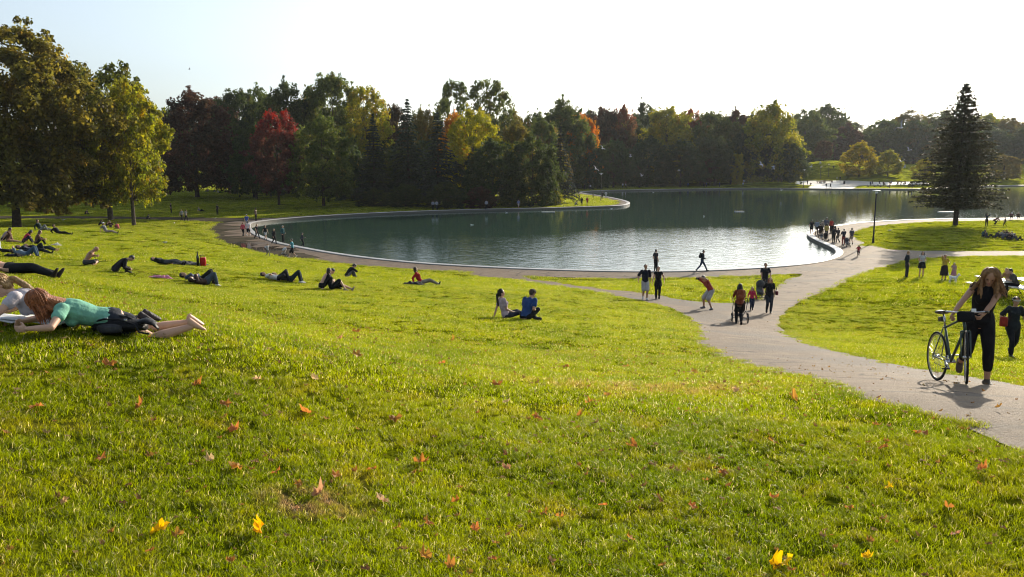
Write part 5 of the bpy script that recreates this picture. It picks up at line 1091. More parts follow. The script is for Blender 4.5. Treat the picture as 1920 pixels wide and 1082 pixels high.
# ------------------------------------------------------------------ sunbathers, left slope
person(161, 497, 'shirtless bald man sitting cross-legged looking at his hands', S=crossleg(bend=24, head=(22, 0), wl=(-.06, .40, .40), wr=(.08, .42, .42)), h=1.76, face=78, skin='tan', bot=(.06, .06, .06), legs=.9, hr=None, shoe=None, vox=.014, align=True, curl=60)
person(216, 510, 'man in black sweater sitting hunched over his knees', S=kneesup(bend=38, pitch=12, head=(24, 0), al=(-.10, .40, .08), ar=(.10, .40, .08), wl=(-.16, .46, .16), wr=(.14, .50, .14)), h=1.82, face=66, skin='light', top=(.013, .013, .015), sleeve=1.95, bot=(.03, .03, .035), hr=('short', HBLACK), vox=.014, align=True, fat=1.15 if False else 1.0) if False else person(216, 510, 'man in black sweater sitting hunched over his knees', S=kneesup(bend=38, pitch=12, head=(24, 0), fat=1.12, al=(-.10, .40, .08), ar=(.10, .40, .08), wl=(-.16, .46, .16), wr=(.14, .50, .14)), h=1.82, face=66, skin='light', top=(.013, .013, .015), sleeve=1.95, bot=(.03, .03, .035), hr=('short', HBLACK), vox=.014, align=True)
person(985, 600, 'man in blue t-shirt and black trousers sitting cross-legged, seen from behind', S=crossleg(bend=14, head=(4, 10), al=(.10, .40, .08), kr=(1, .15, .75), wl=(-.05, .30, .22), wr=(.15, .26, .30)), h=1.80, face=35, skin='tan', top=(.03, .07, .20), bot=BLACK, hr=('short', HBROWN), shoe=DGREY, vox=.013, fine=True, align=True)
person(948, 597, 'woman with long dark ponytail leaning back in a pink and white top', S=recline(pitch=-30, bend=12, male=False, head=(8, 20), al=(-.1, .80, .07), ar=(.1, .82, .07), wl=(-.22, -.30, .05), wr=(.14, .18, .22)), h=1.66, face=66, skin='light', top=(.55, .42, .45), bot=(.05, .05, .07), hr=('pony', HBLACK), vox=.013, fine=True, align=True)
GL = 'sunbathers on the left slope'
person(603, 541, 'shirtless man sitting with bent head behind a reclining companion', S=kneesup(bend=26, head=(24, 0), al=(-.2, .55, .08), ar=(.18, .6, .08), wl=(-.1, .40, .30), wr=(.12, .42, .34)), h=1.8, face=62, skin='light', bot=BLACK, legs=1.0, hr=('short', HBLACK), vox=.016, align=True)
person(622, 543, 'companion in black lying back between the shirtless man\'s legs', S=recline(male=False, pitch=-45, bend=30, al=(-.1, .82, .07), ar=(.1, .55, .08)), h=1.65, face=80, skin='light', top=BLACK, sleeve=1.9, bot=BLACK, legs=.9, hr=('bob', HBROWN), shoe=(.3, .25, .2), vox=.016, align=True)
person(650, 521, 'woman in black hugging her knees at the grass edge near the lake path', S=kneesup(male=False, bend=30, head=(12, 10)), h=1.66, face=55, skin='light', top=BLACK, sleeve=1.9, bot=(.14, .13, .13), hr=('bun', HBLACK), vox=.018, align=True)
person(790, 533, 'person in red propped up on one elbow', S=recline(male=False, al=(-.1, .84, .07), ar=(.1, .8, .08)), h=1.68, face=84, skin='light', top=(.45, .03, .025), sleeve=1.9, bot=(.30, .25, .2), hr=('bob', HBROWN), vox=.018, align=True)
soft_lump('jacket', 775, 534, (.9, .5, .16), (.03, .03, .035), 'black jacket beside the person in red', 'jacket', seed=4)
person(522, 526, 'person lying on the back in a white top with dark knees raised', S=supine(True), h=1.7, face=84, skin='tan', top=WHITE, bot=(.02, .02, .025), hr=('short', HBROWN), vox=.018, align=True, group=GL)
person(545, 528, 'person lying with raised knees in dark trousers and white shoes', S=supine(True, al=(-.1, .46, .08), ar=(.1, .40, .08)), h=1.8, face=76, skin='tan', top=DGREY, sleeve=1.9, bot=(.02, .035, .04), shoe=WHITE, vox=.018, align=True, group=GL)
person(385, 534, 'person in brown striped sweater lying on one side beside raised dark knees', S=supine(True, roll=50, pitch=-84, male=False), h=1.68, face=80, skin='light', top=(.09, .055, .04), sleeve=1.9, bot=(.08, .10, .12), shoe=WHITE, hr=('long', HBROWN), vox=.016, align=True, group=GL)
person(378, 530, 'person lying on the back in checked shirt with dark knees raised', S=supine(True, wl=(-.1, -.2, .25)), h=1.8, face=86, skin='tan', top=(.08, .10, .16), sleeve=1.9, bot=(.02, .022, .02), hr=('short', HBLACK), vox=.016, align=True, group=GL)
soft_lump('towel', 303, 522, (.8, .35, .12), (.62, .36, .45), 'pink and white towel left of the lying couple', 'towel', 10, col2=(.55, .12, .2), seed=2)
person(312, 496, 'person lying in dark clothes left of the red cooler bag', S=supine(male=False, pitch=-86), h=1.66, face=98, skin='light', top=(.03, .035, .03), sleeve=1.9, bot=(.08, .08, .09), hr=('short', HBLACK), vox=.018, align=True, group=GL)
soft_lump('blanket', 345, 497, (1.9, .6, .20), (.03, .03, .035), 'crumpled dark blanket left of the red cooler bag', 'blanket', -8, col2=(.20, .19, .17), seed=5)
pb = ground(381, 499); rb = empty('cooler_bag', (pb[0], pb[1], h1(pb[0], pb[1])), .3); tag(rb, 'bright red cooler bag standing on the lawn', 'bag'); rb.scale = (.68, .68, .86) 
MB().loft([(V((0, 0, 0)), V((1, 0, 0)), V((0, 1, 0)), .15, .13), (V((0, 0, .03)), V((1, 0, 0)), V((0, 1, 0)), .19, .16), (V((0, 0, .40)), V((1, 0, 0)), V((0, 1, 0)), .21, .17), (V((0, 0, .46)), V((1, 0, 0)), V((0, 1, 0)), .19, .15)]).build('bag_body', cloth((.55, .02, .015), .5), rb); MB().tube([(-.15, 0, .44), (-.1, 0, .58), (.1, 0, .58), (.15, 0, .44)], .014, 6).build('handle', m_blackm, rb)
bt = MB().tube([(0, 0, 0), (0, 0, .01), (0, 0, .42), (0, 0, .50), (0, 0, .64), (0, 0, .67)], [.05, .06, .06, .035, .025, .026], 10); bo = bt.build('bottle', mat('dark_glass', (.02, .02, .012), .1, .6)); pb = ground(378, 499); bo.location = (pb[0] - .16, pb[1], h1(pb[0], pb[1])); tag(bo, 'tall dark bottle standing behind the red cooler bag', 'bottle')
GG = 'friends resting together at the left edge'
person(-2, 474, 'person in pale blue top sitting at the very left edge with legs out', S=legsout(wl=(-.3, -.2, .05)), h=1.75, face=80, skin='tan', top=(.35, .38, .48), sleeve=1.9, bot=BLACK, hr=('short', HBLACK), vox=.02, align=True, group=GG)
person(5, 452, 'dark-haired person sitting upright behind the one in pale blue', S=kneesup(), h=1.7, face=70, skin='tan', top=(.4, .3, .3), bot=BLACK, hr=('short', HBLACK), vox=.02, align=True, group=GG)
person(15, 454, 'woman with bare tan back and long bare legs', S=legsout(male=False, wl=(-.2, .25, .1), pitch=-5), h=1.66, face=82, skin='tan', top=(.10, .05, .03), sleeve=0, bot=(.35, .18, .10), legs=.3, shoe=BLACK, hr=('bun', HBLACK), vox=.02, align=True, group=GG)
person(45, 455, 'woman in bright pink-red top sitting with folded arms', S=kneesup(male=False, wl=(.05, .30, .32), wr=(.0, .32, .36)), h=1.68, face=75, skin='light', top=(.50, .05, .10), sleeve=1.9, bot=(.03, .03, .05), hr=('long', HBLACK), vox=.018, align=True, group=GG)
person(68, 459, 'long-haired woman in tan and black sitting beside the one in pink', S=kneesup(male=False, pitch=0, bend=14), h=1.7, face=60, skin='light', top=(.18, .10, .06), sleeve=1.9, bot=BLACK, hr=('long', (.14, .07, .035)), vox=.018, align=True, group=GG)
person(74, 470, 'person in black lying with bare feet pointing right', S=supine(wr=(.1, .1, .2)), h=1.8, face=88, skin='tan', top=BLACK, sleeve=1.9, bot=(.02, .03, .03), shoe=None, hr=('short', HBLACK), vox=.018, align=True, group=GG)
person(62, 474, 'person lying behind with one dark knee raised', S=supine(al=(-.1, .45, .08), tl=(0, 1, 0)), h=1.78, face=82, skin='tan', top=(.05, .06, .09), sleeve=1.9, bot=(.015, .02, .02), hr=('short', HBROWN), vox=.018, align=True, group=GG)
person(52, 481, 'person in blue jeans lying with knees raised and an arm over the face', S=supine(True, male=False, wr=(.1, -.62, .22), er=(.6, 0, 1)), h=1.7, face=84, skin='light', top=(.16, .22, .28), sleeve=.6, bot=(.055, .10, .16), hr=('long', HBROWN), vox=.018, align=True, group=GG)
soft_lump('jacket', 26, 482, (.8, .4, .16), BLACK, 'black jacket used as a pillow by the person in jeans', 'jacket', seed=9)
soft_lump('plastic_bag', 107, 461, (.5, .35, .16), (.6, .6, .56), 'white plastic bag on the grass near the lying friends', 'bag', seed=12)
person(78, 432, 'person in dark green lying propped up, left one of the distant lying pair', S=recline(al=(-.1, .84, .07)), h=1.75, face=88, skin='tan', top=(.03, .05, .04), sleeve=1.9, bot=(.25, .25, .24), hr=('short', HBLACK), vox=.022, align=True)
person(112, 439, 'person in black lying on the front, right one of the distant lying pair', S=recline(pitch=-75, al=(-.1, .86, .07), ar=(.1, .84, .08)), h=1.72, face=92, skin='tan', top=BLACK, sleeve=1.9, bot=BLACK, hr=('short', HBLACK), vox=.022, align=True)
G5 = 'picnic circle at the shadow edge'
for (px, py, l, c, sl, f, hc, b_) in [(186, 423, 'person in black sitting upright, leftmost of the shadow edge circle', (.015, .02, .035), 1.9, 70, HBROWN, BLACK), (200, 424, 'person with bare arms sitting second from left in the shadow edge circle', (.12, .07, .05), .5, 100, HBROWN, BLACK), (208, 426, 'person in brown sitting in the middle of the shadow edge circle', (.10, .05, .03), 1.9, 160, HBLACK, (.1, .08, .06)),
                           (222, 429, 'person in pink-red sitting at the right of the shadow edge circle', (.55, .12, .12), 1.9, -60, HBROWN, (.3, .12, .1))]:
    person(px, py, l, S=kneesup(), h=1.7, face=f, skin='tan', top=c, sleeve=sl, bot=b_, hr=('short', hc), vox=.022, align=True, group=G5)
person(200, 436, 'person in grey with a white hat reclining below the shadow edge circle', S=recline(al=(-.1, .84, .07), ar=(.1, .84, .07)), h=1.7, face=90, skin='tan', top=(.22, .22, .22), bot=(.35, .28, .2), capc=WHITE, vox=.022, align=True, group=G5)
# ------------------------------------------------------------------ shaded bank on the left
GS = 'people in the shade of the left bank'
def far_p(px, py, l, S, top, bot, face=0, h=1.72, vox=.028, **k): return person(px, py, l, S=S, h=h, face=face, top=top, bot=bot, vox=vox, **k)
far_p(341, 414, 'person with pale backpack, left one of the pair walking in the shade', walk(1), (.35, .38, .42), BLACK, 20, group=GS); far_p(349, 415, 'person in pale shirt, right one of the pair walking in the shade', walk(-1), (.45, .45, .45), BLACK, 20, group=GS)
far_p(321, 400, 'person in black standing left of the walking pair', stand(), BLACK, BLACK, 90, group=GS); far_p(408, 403, 'person in black standing alone between the maples', stand(), BLACK, BLACK, -60, group=GS)
far_p(376, 397, 'person in grey lying in the shade', recline(), (.2, .2, .2), BLACK, 90, align=True, group=GS); far_p(160, 402, 'person in black sitting in the shade by the thin trunks', kneesup(), BLACK, BLACK, 90, align=True, group=GS)
far_p(275, 412, 'person sitting low at the shaded path', kneesup(), DGREY, BLACK, 60, align=True, group=GS)
GP = 'picnickers on the sunlit lawn under the maples'
for i, (px, py, c, ps, f, what) in enumerate([(386, 360, BLACK, 'k', 90, 'leftmost, in black'), (391, 359, (.4, .35, .3), 'k', -60, 'second from left, in pale brown'), (401, 360, (.05, .06, .04), 'k', 30, 'in dark green'), (422, 361, (.10, .03, .03), 'k', 80, 'in dark red'), (436, 360, (.6, .6, .62), 'k', 200, 'in bright white'), (441, 361, (.5, .48, .45), 'r', 90, 'reclining in pale clothes'), (454, 363, (.08, .03, .06), 'k', 0, 'in dark purple'), (464, 364, (.2, .05, .05), 'k', -30, 'rightmost, in red-brown'), (423, 351, (.5, .5, .5), 's', 0, 'standing behind in white'), (411, 362, (.4, .4, .35), 'r', 90, 'lying in beige')]):
    far_p(px, py, 'picnicker under the maples, ' + what, {'k': kneesup, 'r': recline, 's': stand}[ps](), c, BLACK if i % 2 else (.2, .18, .15), f, vox=.035, group=GP)
bin_(478, 371, 'dark litter bin right of the picnickers under the maples', 1.3)
# ------------------------------------------------------------------ left lake path
GK = 'people along the left lake path'
far_p(456, 443, 'woman in pink-red jacket walking away beside the man in white', walk(1), (.55, .07, .10), BLACK, 5, sleeve=1.9, group=GK, male=False) if False else person(456, 443, 'woman in pink-red jacket walking away beside the man in white', S=walk(1, male=False), h=1.66, face=5, top=(.55, .07, .10), sleeve=1.9, bot=BLACK, hr=('short', HRED), vox=.022, group=GK)
person(466, 442, 'man in white shirt and dark shorts walking away beside the woman in pink-red', S=walk(-1), h=1.74, face=5, top=WHITE, bot=BLACK, legs=.9, hr=('short', HBLACK), shoe=WHITE, vox=.022, group=GK)
person(463, 426, 'person in blue with a white hat ahead of the couple in pink-red and white', S=walk(1), h=1.74, face=0, top=(.05, .09, .35), bot=(.4, .4, .4), capc=WHITE, vox=.022, group=GK)
person(482, 448, 'blond woman in black running along the rim, leftmost of the five runners', S=walk(1, .34, male=False), h=1.7, face=120, top=BLACK, sleeve=.3, bot=BLACK, hr=('pony', HBLOND), vox=.022, group=GK)
person(498, 450, 'runner in black top and grey shorts, second of the five runners', S=walk(-1, .34, male=False), h=1.68, face=130, top=BLACK, sleeve=.3, bot=(.4, .4, .42), legs=.6, hr=('pony', HBROWN), vox=.022, group=GK)
person(514, 458, 'person in all black walking, third of the five runners', S=walk(1, .28), h=1.7, face=130, top=BLACK, sleeve=1.9, bot=BLACK, hr=('short', HBROWN), vox=.022, group=GK)
person(531, 455, 'tall man in teal top and dark trousers standing on the rim', S=stand(wl=(-.1, .2, 1.0)), h=1.85, face=110, top=(.03, .10, .11), sleeve=1.9, bot=BLACK, hr=('short', HGREY), vox=.022, group=GK)
person(567, 463, 'small dark figure standing on the rim, rightmost of the runners', S=walk(1, .15, wr=(.1, .3, 1.1)), h=1.5, face=60, top=(.05, .05, .06), sleeve=1.9, bot=BLACK, hr=('bun', HBROWN), vox=.022, group=GK)
person(502, 481, 'small child in grey with arms stretched out by the puddle', S=walk(1, .22, wl=(-.55, .1, 1.30), wr=(.55, .15, 1.2)), h=1.12, face=110, top=(.4, .42, .45), sleeve=1.9, bot=(.15, .14, .12), hr=('short', HBROWN), vox=.02, group=GK)
person(549, 483, 'person in turquoise shirt and black shorts pushing a white stroller', S=walk(1, .3, wl=(-.2, .42, 1.0), wr=(.2, .42, 1.0)), h=1.76, face=-100, top=(.10, .36, .44), bot=BLACK, legs=.95, shoe=WHITE, hr=('short', HBLACK), vox=.02, group=GK)
stroller(532, 482, -100, 'white and black stroller pushed by the person in turquoise', .9, (.62, .62, .62), (.6, .6, .6))
person(480, 414, 'bare-chested dark figure standing alone where the rim ends', S=stand(), h=1.85, face=100, skin='dark', bot=BLACK, hr=('short', HBLACK), vox=.025, group=GK)
# ------------------------------------------------------------------ centre
person(1209, 562, 'man in black shirt and pale shorts walking towards the camera', S=walk(1, .12, wr=(.34, .04, .95)), h=1.78, face=182, skin='tan', top=(.015, .017, .03), sleeve=.9, bot=(.42, .40, .38), legs=.9, shoe=WHITE, hr=('short', HBLACK), vox=.014, loose=.25)
person(1233, 561, 'woman in black dress and leggings walking beside the man in pale shorts', S=walk(-1, .10, male=False, wl=(-.32, .03, .95), wr=(.30, .1, .85)), h=1.68, face=190, skin='light', top=BLACK, sleeve=.1, bot=BLACK, sk=(BLACK, .45, .02), hr=('bun', HBROWN), vox=.014)
person(1229, 510, 'man in dark clothes standing on the lake rim', S=stand(), h=1.8, face=60, skin='tan', top=(.03, .03, .035), bot=BLACK, hr=('short', HBLACK), vox=.018)
SWK = walk(1, .42, pitch=6, wl=(-.2, .05, .95), wr=(.18, .22, 1.05)); wk = person(1316, 509, 'man striding right along the rim in dark shirt and jeans', S=SWK, h=1.76, face=92, skin='tan', top=(.03, .035, .045), sleeve=1.9, bot=(.03, .05, .09), hr=('short', HBLACK), vox=.016)
backpack(wk, SWK, (.02, .02, .022), label='black backpack on the man striding along the rim')
SB = skel(pel=(0, -.10, .82), pitch=24, bend=18, head=(-14, 0), al=(-.24, .04, .08), ar=(.22, .06, .08), wl=(-.05, .52, 1.40), wr=(.09, .52, 1.40), el=(-1, 0, .2), er=(1, 0, .2)); person(1328, 579, 'man in red shirt and pale shorts crouching forward to take a photo', S=SB, h=1.80, face=-118, skin='tan', top=(.38, .07, .06), bot=(.42, .39, .36), legs=.95, shoe=(.12, .12, .14), hr=('short', HBLACK), vox=.014, loose=.3, curl=60)
pc = ground(1328, 579); cmx = V((pc[0], pc[1], h1(pc[0], pc[1]))) + Matrix.Rotation(-R(-118), 3, 'Z') @ V((.02, .64, 1.40)); co = MB().box((0, 0, 0), (.14, .06, .09), bev=.01).disc((0, .06, 0), (0, 1, 0), .035, .08, 12).build('camera_body', m_blackm); co.name = 'photo_camera'; co.location = cmx; co.rotation_euler = (0, 0, R(118)); tag(co, 'black camera held up by the crouching man in red', 'camera')
SM = walk(1, .14, male=False, wl=(-.24, .42, 1.0), wr=(.24, .42, 1.0)); sm = person(1385, 609, 'long dark-haired woman in rust top pushing a three-wheeled stroller, seen from behind', S=SM, h=1.66, face=8, skin='tan', top=(.20, .05, .025), sleeve=1.2, bot=BLACK, hr=('long', HBLACK), vox=.014)
backpack(sm, SM, (.22, .055, .02), label='rust-orange backpack on the woman with long dark hair')
stroller(1385, 603, 8, 'dark stroller with big wheels in front of the woman in rust', 1.0, (.03, .025, .025), (.12, .03, .02), wr=.21)
person(1409, 582, 'little blond girl in pink-red sweater and dark leggings', S=walk(-1, .05, male=False), h=1.12, face=185, top=(.52, .03, .09), sleeve=1.9, bot=(.03, .04, .07), hr=('long', HBLOND), vox=.014)
person(1433, 556, 'man in black t-shirt pushing the stroller behind the woman in sunglasses', S=stand(wl=(-.24, .40, 1.0), wr=(.24, .40, 1.0)), h=1.80, face=188, skin='tan', top=(.02, .02, .025), bot=(.05, .05, .06), hr=('short', HBROWN), vox=.016)
stroller(1425, 561, 192, 'grey and black stroller pushed by the man in black t-shirt', 1.0, (.12, .12, .12), (.05, .05, .05))
SQ = walk(1, .10, male=False, fat=1.12, wr=(.26, .1, 1.0)); wg = person(1441, 587, 'woman in black with sunglasses and a red handbag', S=SQ, h=1.66, face=190, skin='light', top=BLACK, sleeve=.7, bot=(.03, .035, .045), hr=('bob', HRED), vox=.014, tlow=-.16, flare=.015)
fr = SQ['frh']; MBs = MB(); Mh = Matrix(fr).transposed(); [MBs.ell(SQ['H'] + fr[1] * .088 + fr[0] * sg * .033 + fr[2] * .004, .026, .010, .018, Mh) for sg in (-1, 1)]; MBs.tube([SQ['H'] + fr[1] * .093 + fr[0] * -.03, SQ['H'] + fr[1] * .093 + fr[0] * .03], .004, 5); MBs.build('sunglasses', m_blackm, wg)
hg = empty('handbag', wg.location, -R(190)); hg.scale = wg.scale; tag(hg, 'dark red handbag hanging at the elbow of the woman in sunglasses', 'handbag'); MB().box((-.33, -.02, .98), (.12, .28, .20), bev=.03).build('bag_body', cloth((.12, .02, .03), .5), hg); MB().tube([(-.33, -.12, 1.07), (-.30, -.06, 1.24), (-.30, .04, 1.24), (-.33, .1, 1.07)], .008, 6).build('strap', m_blackm, hg)
# ------------------------------------------------------------------ right lawn
person(1699, 520, 'slim person in black standing in profile, leftmost of the four on the right lawn', S=stand(pel=(0, 0, .95), head=(10, 0)), h=1.72, face=100, top=(.02, .025, .035), sleeve=1.5, bot=(.03, .03, .04), hr=('short', HBLOND), vox=.016)
person(1727, 519, 'woman in white top, black cardigan and black skirt', S=stand(male=False, fat=1.15, wl=(-.15, .20, 1.15), wr=(.15, .2, 1.15)), h=1.66, face=190, top=(.6, .6, .6), jacket=None, bot=BLACK, legs=.3, sk=(BLACK, .75, .06), sleeve=.2, hr=('bob', HBROWN), vox=.016)
person(1769, 526, 'woman in yellow top and long dark skirt with raised hand', S=stand(male=False, fat=1.1, wr=(.12, .22, 1.52), wl=(-.26, .1, 1.2)), h=1.62, face=185, skin='tan', top=(.55, .38, .05), bot=BLACK, legs=.3, sk=((.04, .025, .025), 1.35, .08), hr=('short', HBLACK), vox=.016)
person(1787, 526, 'small girl in pink striped dress and pale sun hat', S=stand(male=False, wr=(.22, .12, 1.1)), h=1.10, face=200, top=(.5, .3, .32), bot=WHITE, legs=.3, sk=((.5, .22, .26), .95, .10), sleeve=.3, hr=('bob', HBLOND), capc=(.6, .55, .5), vox=.014)
SV = walk(-1, .22, male=False, fat=1.12, wl=(-.34, .0, .95), wr=(.30, .05, .98)); person(1894, 668, 'woman in black with a white and black headband walking on the lawn behind the bicycle', S=SV, h=1.66, face=188, skin='tan', top=(.02, .025, .03), sleeve=.8, bot=(.015, .015, .018), shoe=BLACK, hr=('short', HBLACK), vox=.013, tlow=-.14, flare=.01, fine=True)
pv = ground(1894, 668); fr = SV['frh']; hbnd = MB(); Mh = Matrix(fr).transposed(); hbnd.ring(SV['H'] + fr[2] * .055, fr[2] + fr[1] * .25, .098, .014, 20, 6); hb_ = hbnd.build('headband', cloth((.55, .53, .5)), wg); hb_.parent = [o for o in COL.objects if o.get('label', '').startswith('woman in black with a white and black headband')][0]
hb2 = empty('shoulder_bag', hb_.parent.location, -R(188)); hb2.scale = hb_.parent.scale; tag(hb2, 'red shoulder bag carried by the woman with the headband', 'bag'); MB().box((.30, .10, 1.02), (.20, .12, .28), bev=.04).build('bag_body', cloth((.32, .03, .02), .6), hb2); MB().tube([(.28, .1, 1.15), (.19, .06, 1.42), (.17, -.08, 1.40), (.28, -.0, 1.1)], .012, 6).build('strap', m_blackm, hb2)
# white dog
def dog(px, py, heading, label, s=1.0):
    p = ground(px, py); r = empty('dog', (p[0], p[1], h1(p[0], p[1])), -R(heading)); r.scale = (s, s, s); tag(r, label, 'dog'); mb = MB(); X, Zv = V((1, 0, 0)), V((0, 0, 1))
    mb.loft([(V((0, -.24, .36)), X, Zv, .05, .05), (V((0, -.20, .35)), X, Zv, .085, .085), (V((0, -.05, .34)), X, Zv, .08, .08), (V((0, .10, .33)), X, Zv, .09, .11), (V((0, .20, .36)), X, Zv, .07, .09), (V((0, .25, .40)), X, Zv, .04, .05)])
    seg(mb, (0, .20, .40), (0, .29, .52), .06, .05); mb.ell((0, .32, .55), .055, .065, .055); seg(mb, (0, .36, .535), (0, .43, .52), .032, .02)
    for sg in (-1, 1):
        mb.ell((sg * .045, .30, .60), .015, .02, .035); seg(mb, (sg * .055, .14, .30), (sg * .055, .15, .16), .038, .024); seg(mb, (sg * .055, .15, .16), (sg * .055, .15, .03), .022, .018); mb.ell((sg * .055, .17, .02), .022, .035, .018)
        seg(mb, (sg * .055, -.18, .32), (sg * .055, -.13, .20), .055, .032); seg(mb, (sg * .055, -.13, .20), (sg * .055, -.23, .12), .028, .018); seg(mb, (sg * .055, -.23, .12), (sg * .055, -.21, .03), .018, .016); mb.ell((sg * .055, -.19, .02), .02, .035, .018)
    seg(mb, (0, -.24, .40), (0, -.33, .50), .022, .015); seg(mb, (0, -.33, .50), (0, -.34, .60), .018, .01); link_mesh('body', bake(mb, 'dog_body', .012, 2), r, m_feather)
dog(1787, 531, 150, 'small white dog standing in front of the girl in pink', 1.0)
picnic_table(1868, 552, 82, 'white picnic table with two people seated behind the woman with the bicycle')
picnic_table(1935, 557, 84, 'second white picnic table cut off by the right edge')
GT = 'people at the picnic table'
for (px, py, l, c, hc, f) in [(1892, 553, 'fair-haired person at the picnic table', (.35, .2, .1), HBLOND, 250), (1904, 556, 'dark-haired person at the picnic table, right one', (.10, .09, .07), HBLACK, 290)]:
    person(px, py, l, S=skel(pel=(0, 0, .58), pitch=10, bend=16, al=(-.1, .42, .08), ar=(.1, .40, .08), wl=(-.18, .42, .80), wr=(.18, .42, .80)), h=1.72, face=f, top=c, sleeve=1.0, bot=BLACK, hr=('short', hc), vox=.018, group=GT)
# ------------------------------------------------------------------ crowd on the pier
GC = 'crowd gathered on the paved point of the lake'
CR = [(1521, 440, 'leftmost, bare-legged in black', BLACK, BLACK, .5, 20, 1.75, 'stand'), (1531, 440, 'second from left, in grey-blue shirt', (.22, .26, .32), BLACK, 2, 40, 1.75, 'stand'), (1537, 447, 'in black jacket near the rim', BLACK, BLACK, 2, 10, 1.70, 'stand'), (1541, 440, 'white-haired, in the middle of the crowd', (.3, .25, .2), BLACK, 2, 60, 1.70, 'stand'),
      (1549, 437, 'tallest, wearing a pale cap', (.10, .11, .15), BLACK, 2, 30, 1.88, 'stand'), (1549, 448, 'in yellow shirt behind the black pram', (.48, .36, .10), (.05, .05, .05), 2, 15, 1.72, 'push'), (1558, 438, 'in red top at the back', (.42, .05, .04), BLACK, 2, -20, 1.78, 'stand'), (1562, 447, 'in black between the red top and the white collar', BLACK, BLACK, 2, 0, 1.7, 'stand'),
      (1563, 455, 'in dark jacket with white collar', (.025, .025, .03), BLACK, 2, -15, 1.74, 'stand'), (1571, 455, 'with a dark shoulder bag', (.06, .05, .05), (.12, .11, .1), 2, -25, 1.65, 'walk'), (1581, 460, 'in dark vest and red trousers', (.02, .025, .04), (.30, .05, .04), 2, 5, 1.72, 'push'), (1596, 458, 'in grey top and beige shorts, rightmost', (.08, .08, .10), (.40, .34, .26), .7, 0, 1.76, 'walk')]
for (px, py, w_, c, b_, lg, f, h, ps) in CR:
    S_ = {'stand': stand(pel=(0, 0, .95), head=(8, 0)), 'push': stand(wl=(-.22, .4, 1.0), wr=(.22, .4, 1.0)), 'walk': walk(1, .15)}[ps]
    person(px, py, 'person of the point crowd, ' + w_, S=S_, h=h, face=f, skin='tan', top=c, sleeve=1.9 if lg == 2 else .5, bot=b_, legs=lg, hr=('short', HGREY if 'white-haired' in w_ else HBLACK if 'black' in w_ else HBROWN), capc=WHITE if 'cap' in w_ else None, vox=.022, group=GC)
stroller(1548, 453, 195, 'black pram in front of the person in yellow shirt', 1.0, BLACK); stroller(1588, 463, 185, 'grey stroller between the two people right of the crowd', .95, (.14, .14, .15), (.05, .05, .06)); stroller(1540, 450, 215, 'small white-wheeled stroller at the rim of the point', .7, (.3, .3, .3), (.1, .1, .1))
cb = ground(1609, 481); ch = skel(pel=(0, -.08, .88), pitch=14, bend=10, male=False, al=(-.10, .10, .42), ar=(.10, .12, .22), wl=(-.24, .34, 1.02), wr=(.24, .34, 1.02)); person(at=(cb[0], cb[1], h1(cb[0], cb[1]) - .10), label='child in red dress riding a small bicycle', S=ch, h=1.25, face=195, top=(.45, .03, .05), sleeve=.5, bot=BLACK, legs=1.5, sk=((.45, .03, .05), .4, .03), hr=('bob', HBLACK), vox=.016)
hdv = V((math.sin(R(195)), math.cos(R(195)), 0)); bicycle(V((cb[0], cb[1], 0)) - hdv * .33, 195, 'small bicycle ridden by the child in red', s=.62, bag=False, spokes=12, paint=mat('red_paint', (.3, .03, .04), .3, .5))
# ------------------------------------------------------------------ right bank
GR = 'people on the right bank behind the lone conifer'
RB = [(1849, 425, 'in dark jacket holding up a phone', (.03, .05, .06), 'phone', 60, 1.78), (1865, 421, 'in maroon bending down', (.10, .03, .025), 'bend', 90, 1.7), (1884, 425, 'small and dark, walking alone', (.06, .04, .03), 'walk', -60, 1.3)]
for (px, py, w_, c, ps, f, h) in RB:
    S_ = {'phone': stand(wl=(-.1, .32, 1.45), wr=(.1, .32, 1.45)), 'bend': skel(pel=(0, -.15, .6), pitch=40, bend=20, wl=(-.1, .5, .5), wr=(.1, .5, .5)), 'walk': walk(1, .25)}[ps]
    person(px, py, 'person on the right bank, ' + w_, S=S_, h=h, face=f, skin='tan', top=c, sleeve=1.9, bot=BLACK, vox=.024, group=GR)
for (px, w_, c) in [(1895, 'left', (.12, .05, .06)), (1908, 'right', (.10, .08, .05))]:
    p = ground(px, 411.5); person(at=(p[0], p[1], LZ + .30), label='person sitting on the right rim of the lake, ' + w_ + ' one of two', S=kneesup(al=(-.1, .5, -.12), ar=(.1, .5, -.12)), h=1.7, face=200, skin='tan', top=c, bot=BLACK, capc=WHITE if w_ == 'left' else None, vox=.024, group=GR)
for (px, py, w_, c, ps, f) in [(1843, 444, 'in teal, alone in the conifer shadow', (.03, .08, .09), 'k', 60), (1852, 446, 'lying in the conifer shadow', (.05, .05, .06), 'r', 90), (1866, 446, 'leftmost of the seated ring', (.05, .05, .07), 'k', 90), (1874, 444, 'fair-headed in the seated ring', (.3, .3, .3), 'k', 130), (1880, 448, 'front left of the seated ring', (.10, .11, .14), 'k', 60), (1883, 443, 'at the back of the seated ring', (.03, .03, .04), 'k', 180), (1889, 447, 'in grey in the seated ring', (.16, .16, .18), 'k', 200), (1896, 449, 'in black, biggest of the seated ring', BLACK, 'k', 240), (1902, 447, 'with white sleeve in the seated ring', WHITE, 'k', 260), (1907, 451, 'rightmost with outstretched legs', (.08, .08, .09), 'r', 80)]:
    person(px, py, 'person on the right lawn, ' + w_, S={'k': kneesup, 'r': recline}[ps](), h=1.7, face=f, skin='tan', top=c, sleeve=1.9, bot=(.03, .03, .04), hr=('short', HBLACK), vox=.024, align=True, group=GR)
lamp_post(1637, 455.5, 357, 'tall black lamp post with flat white shade at the right path', .085)
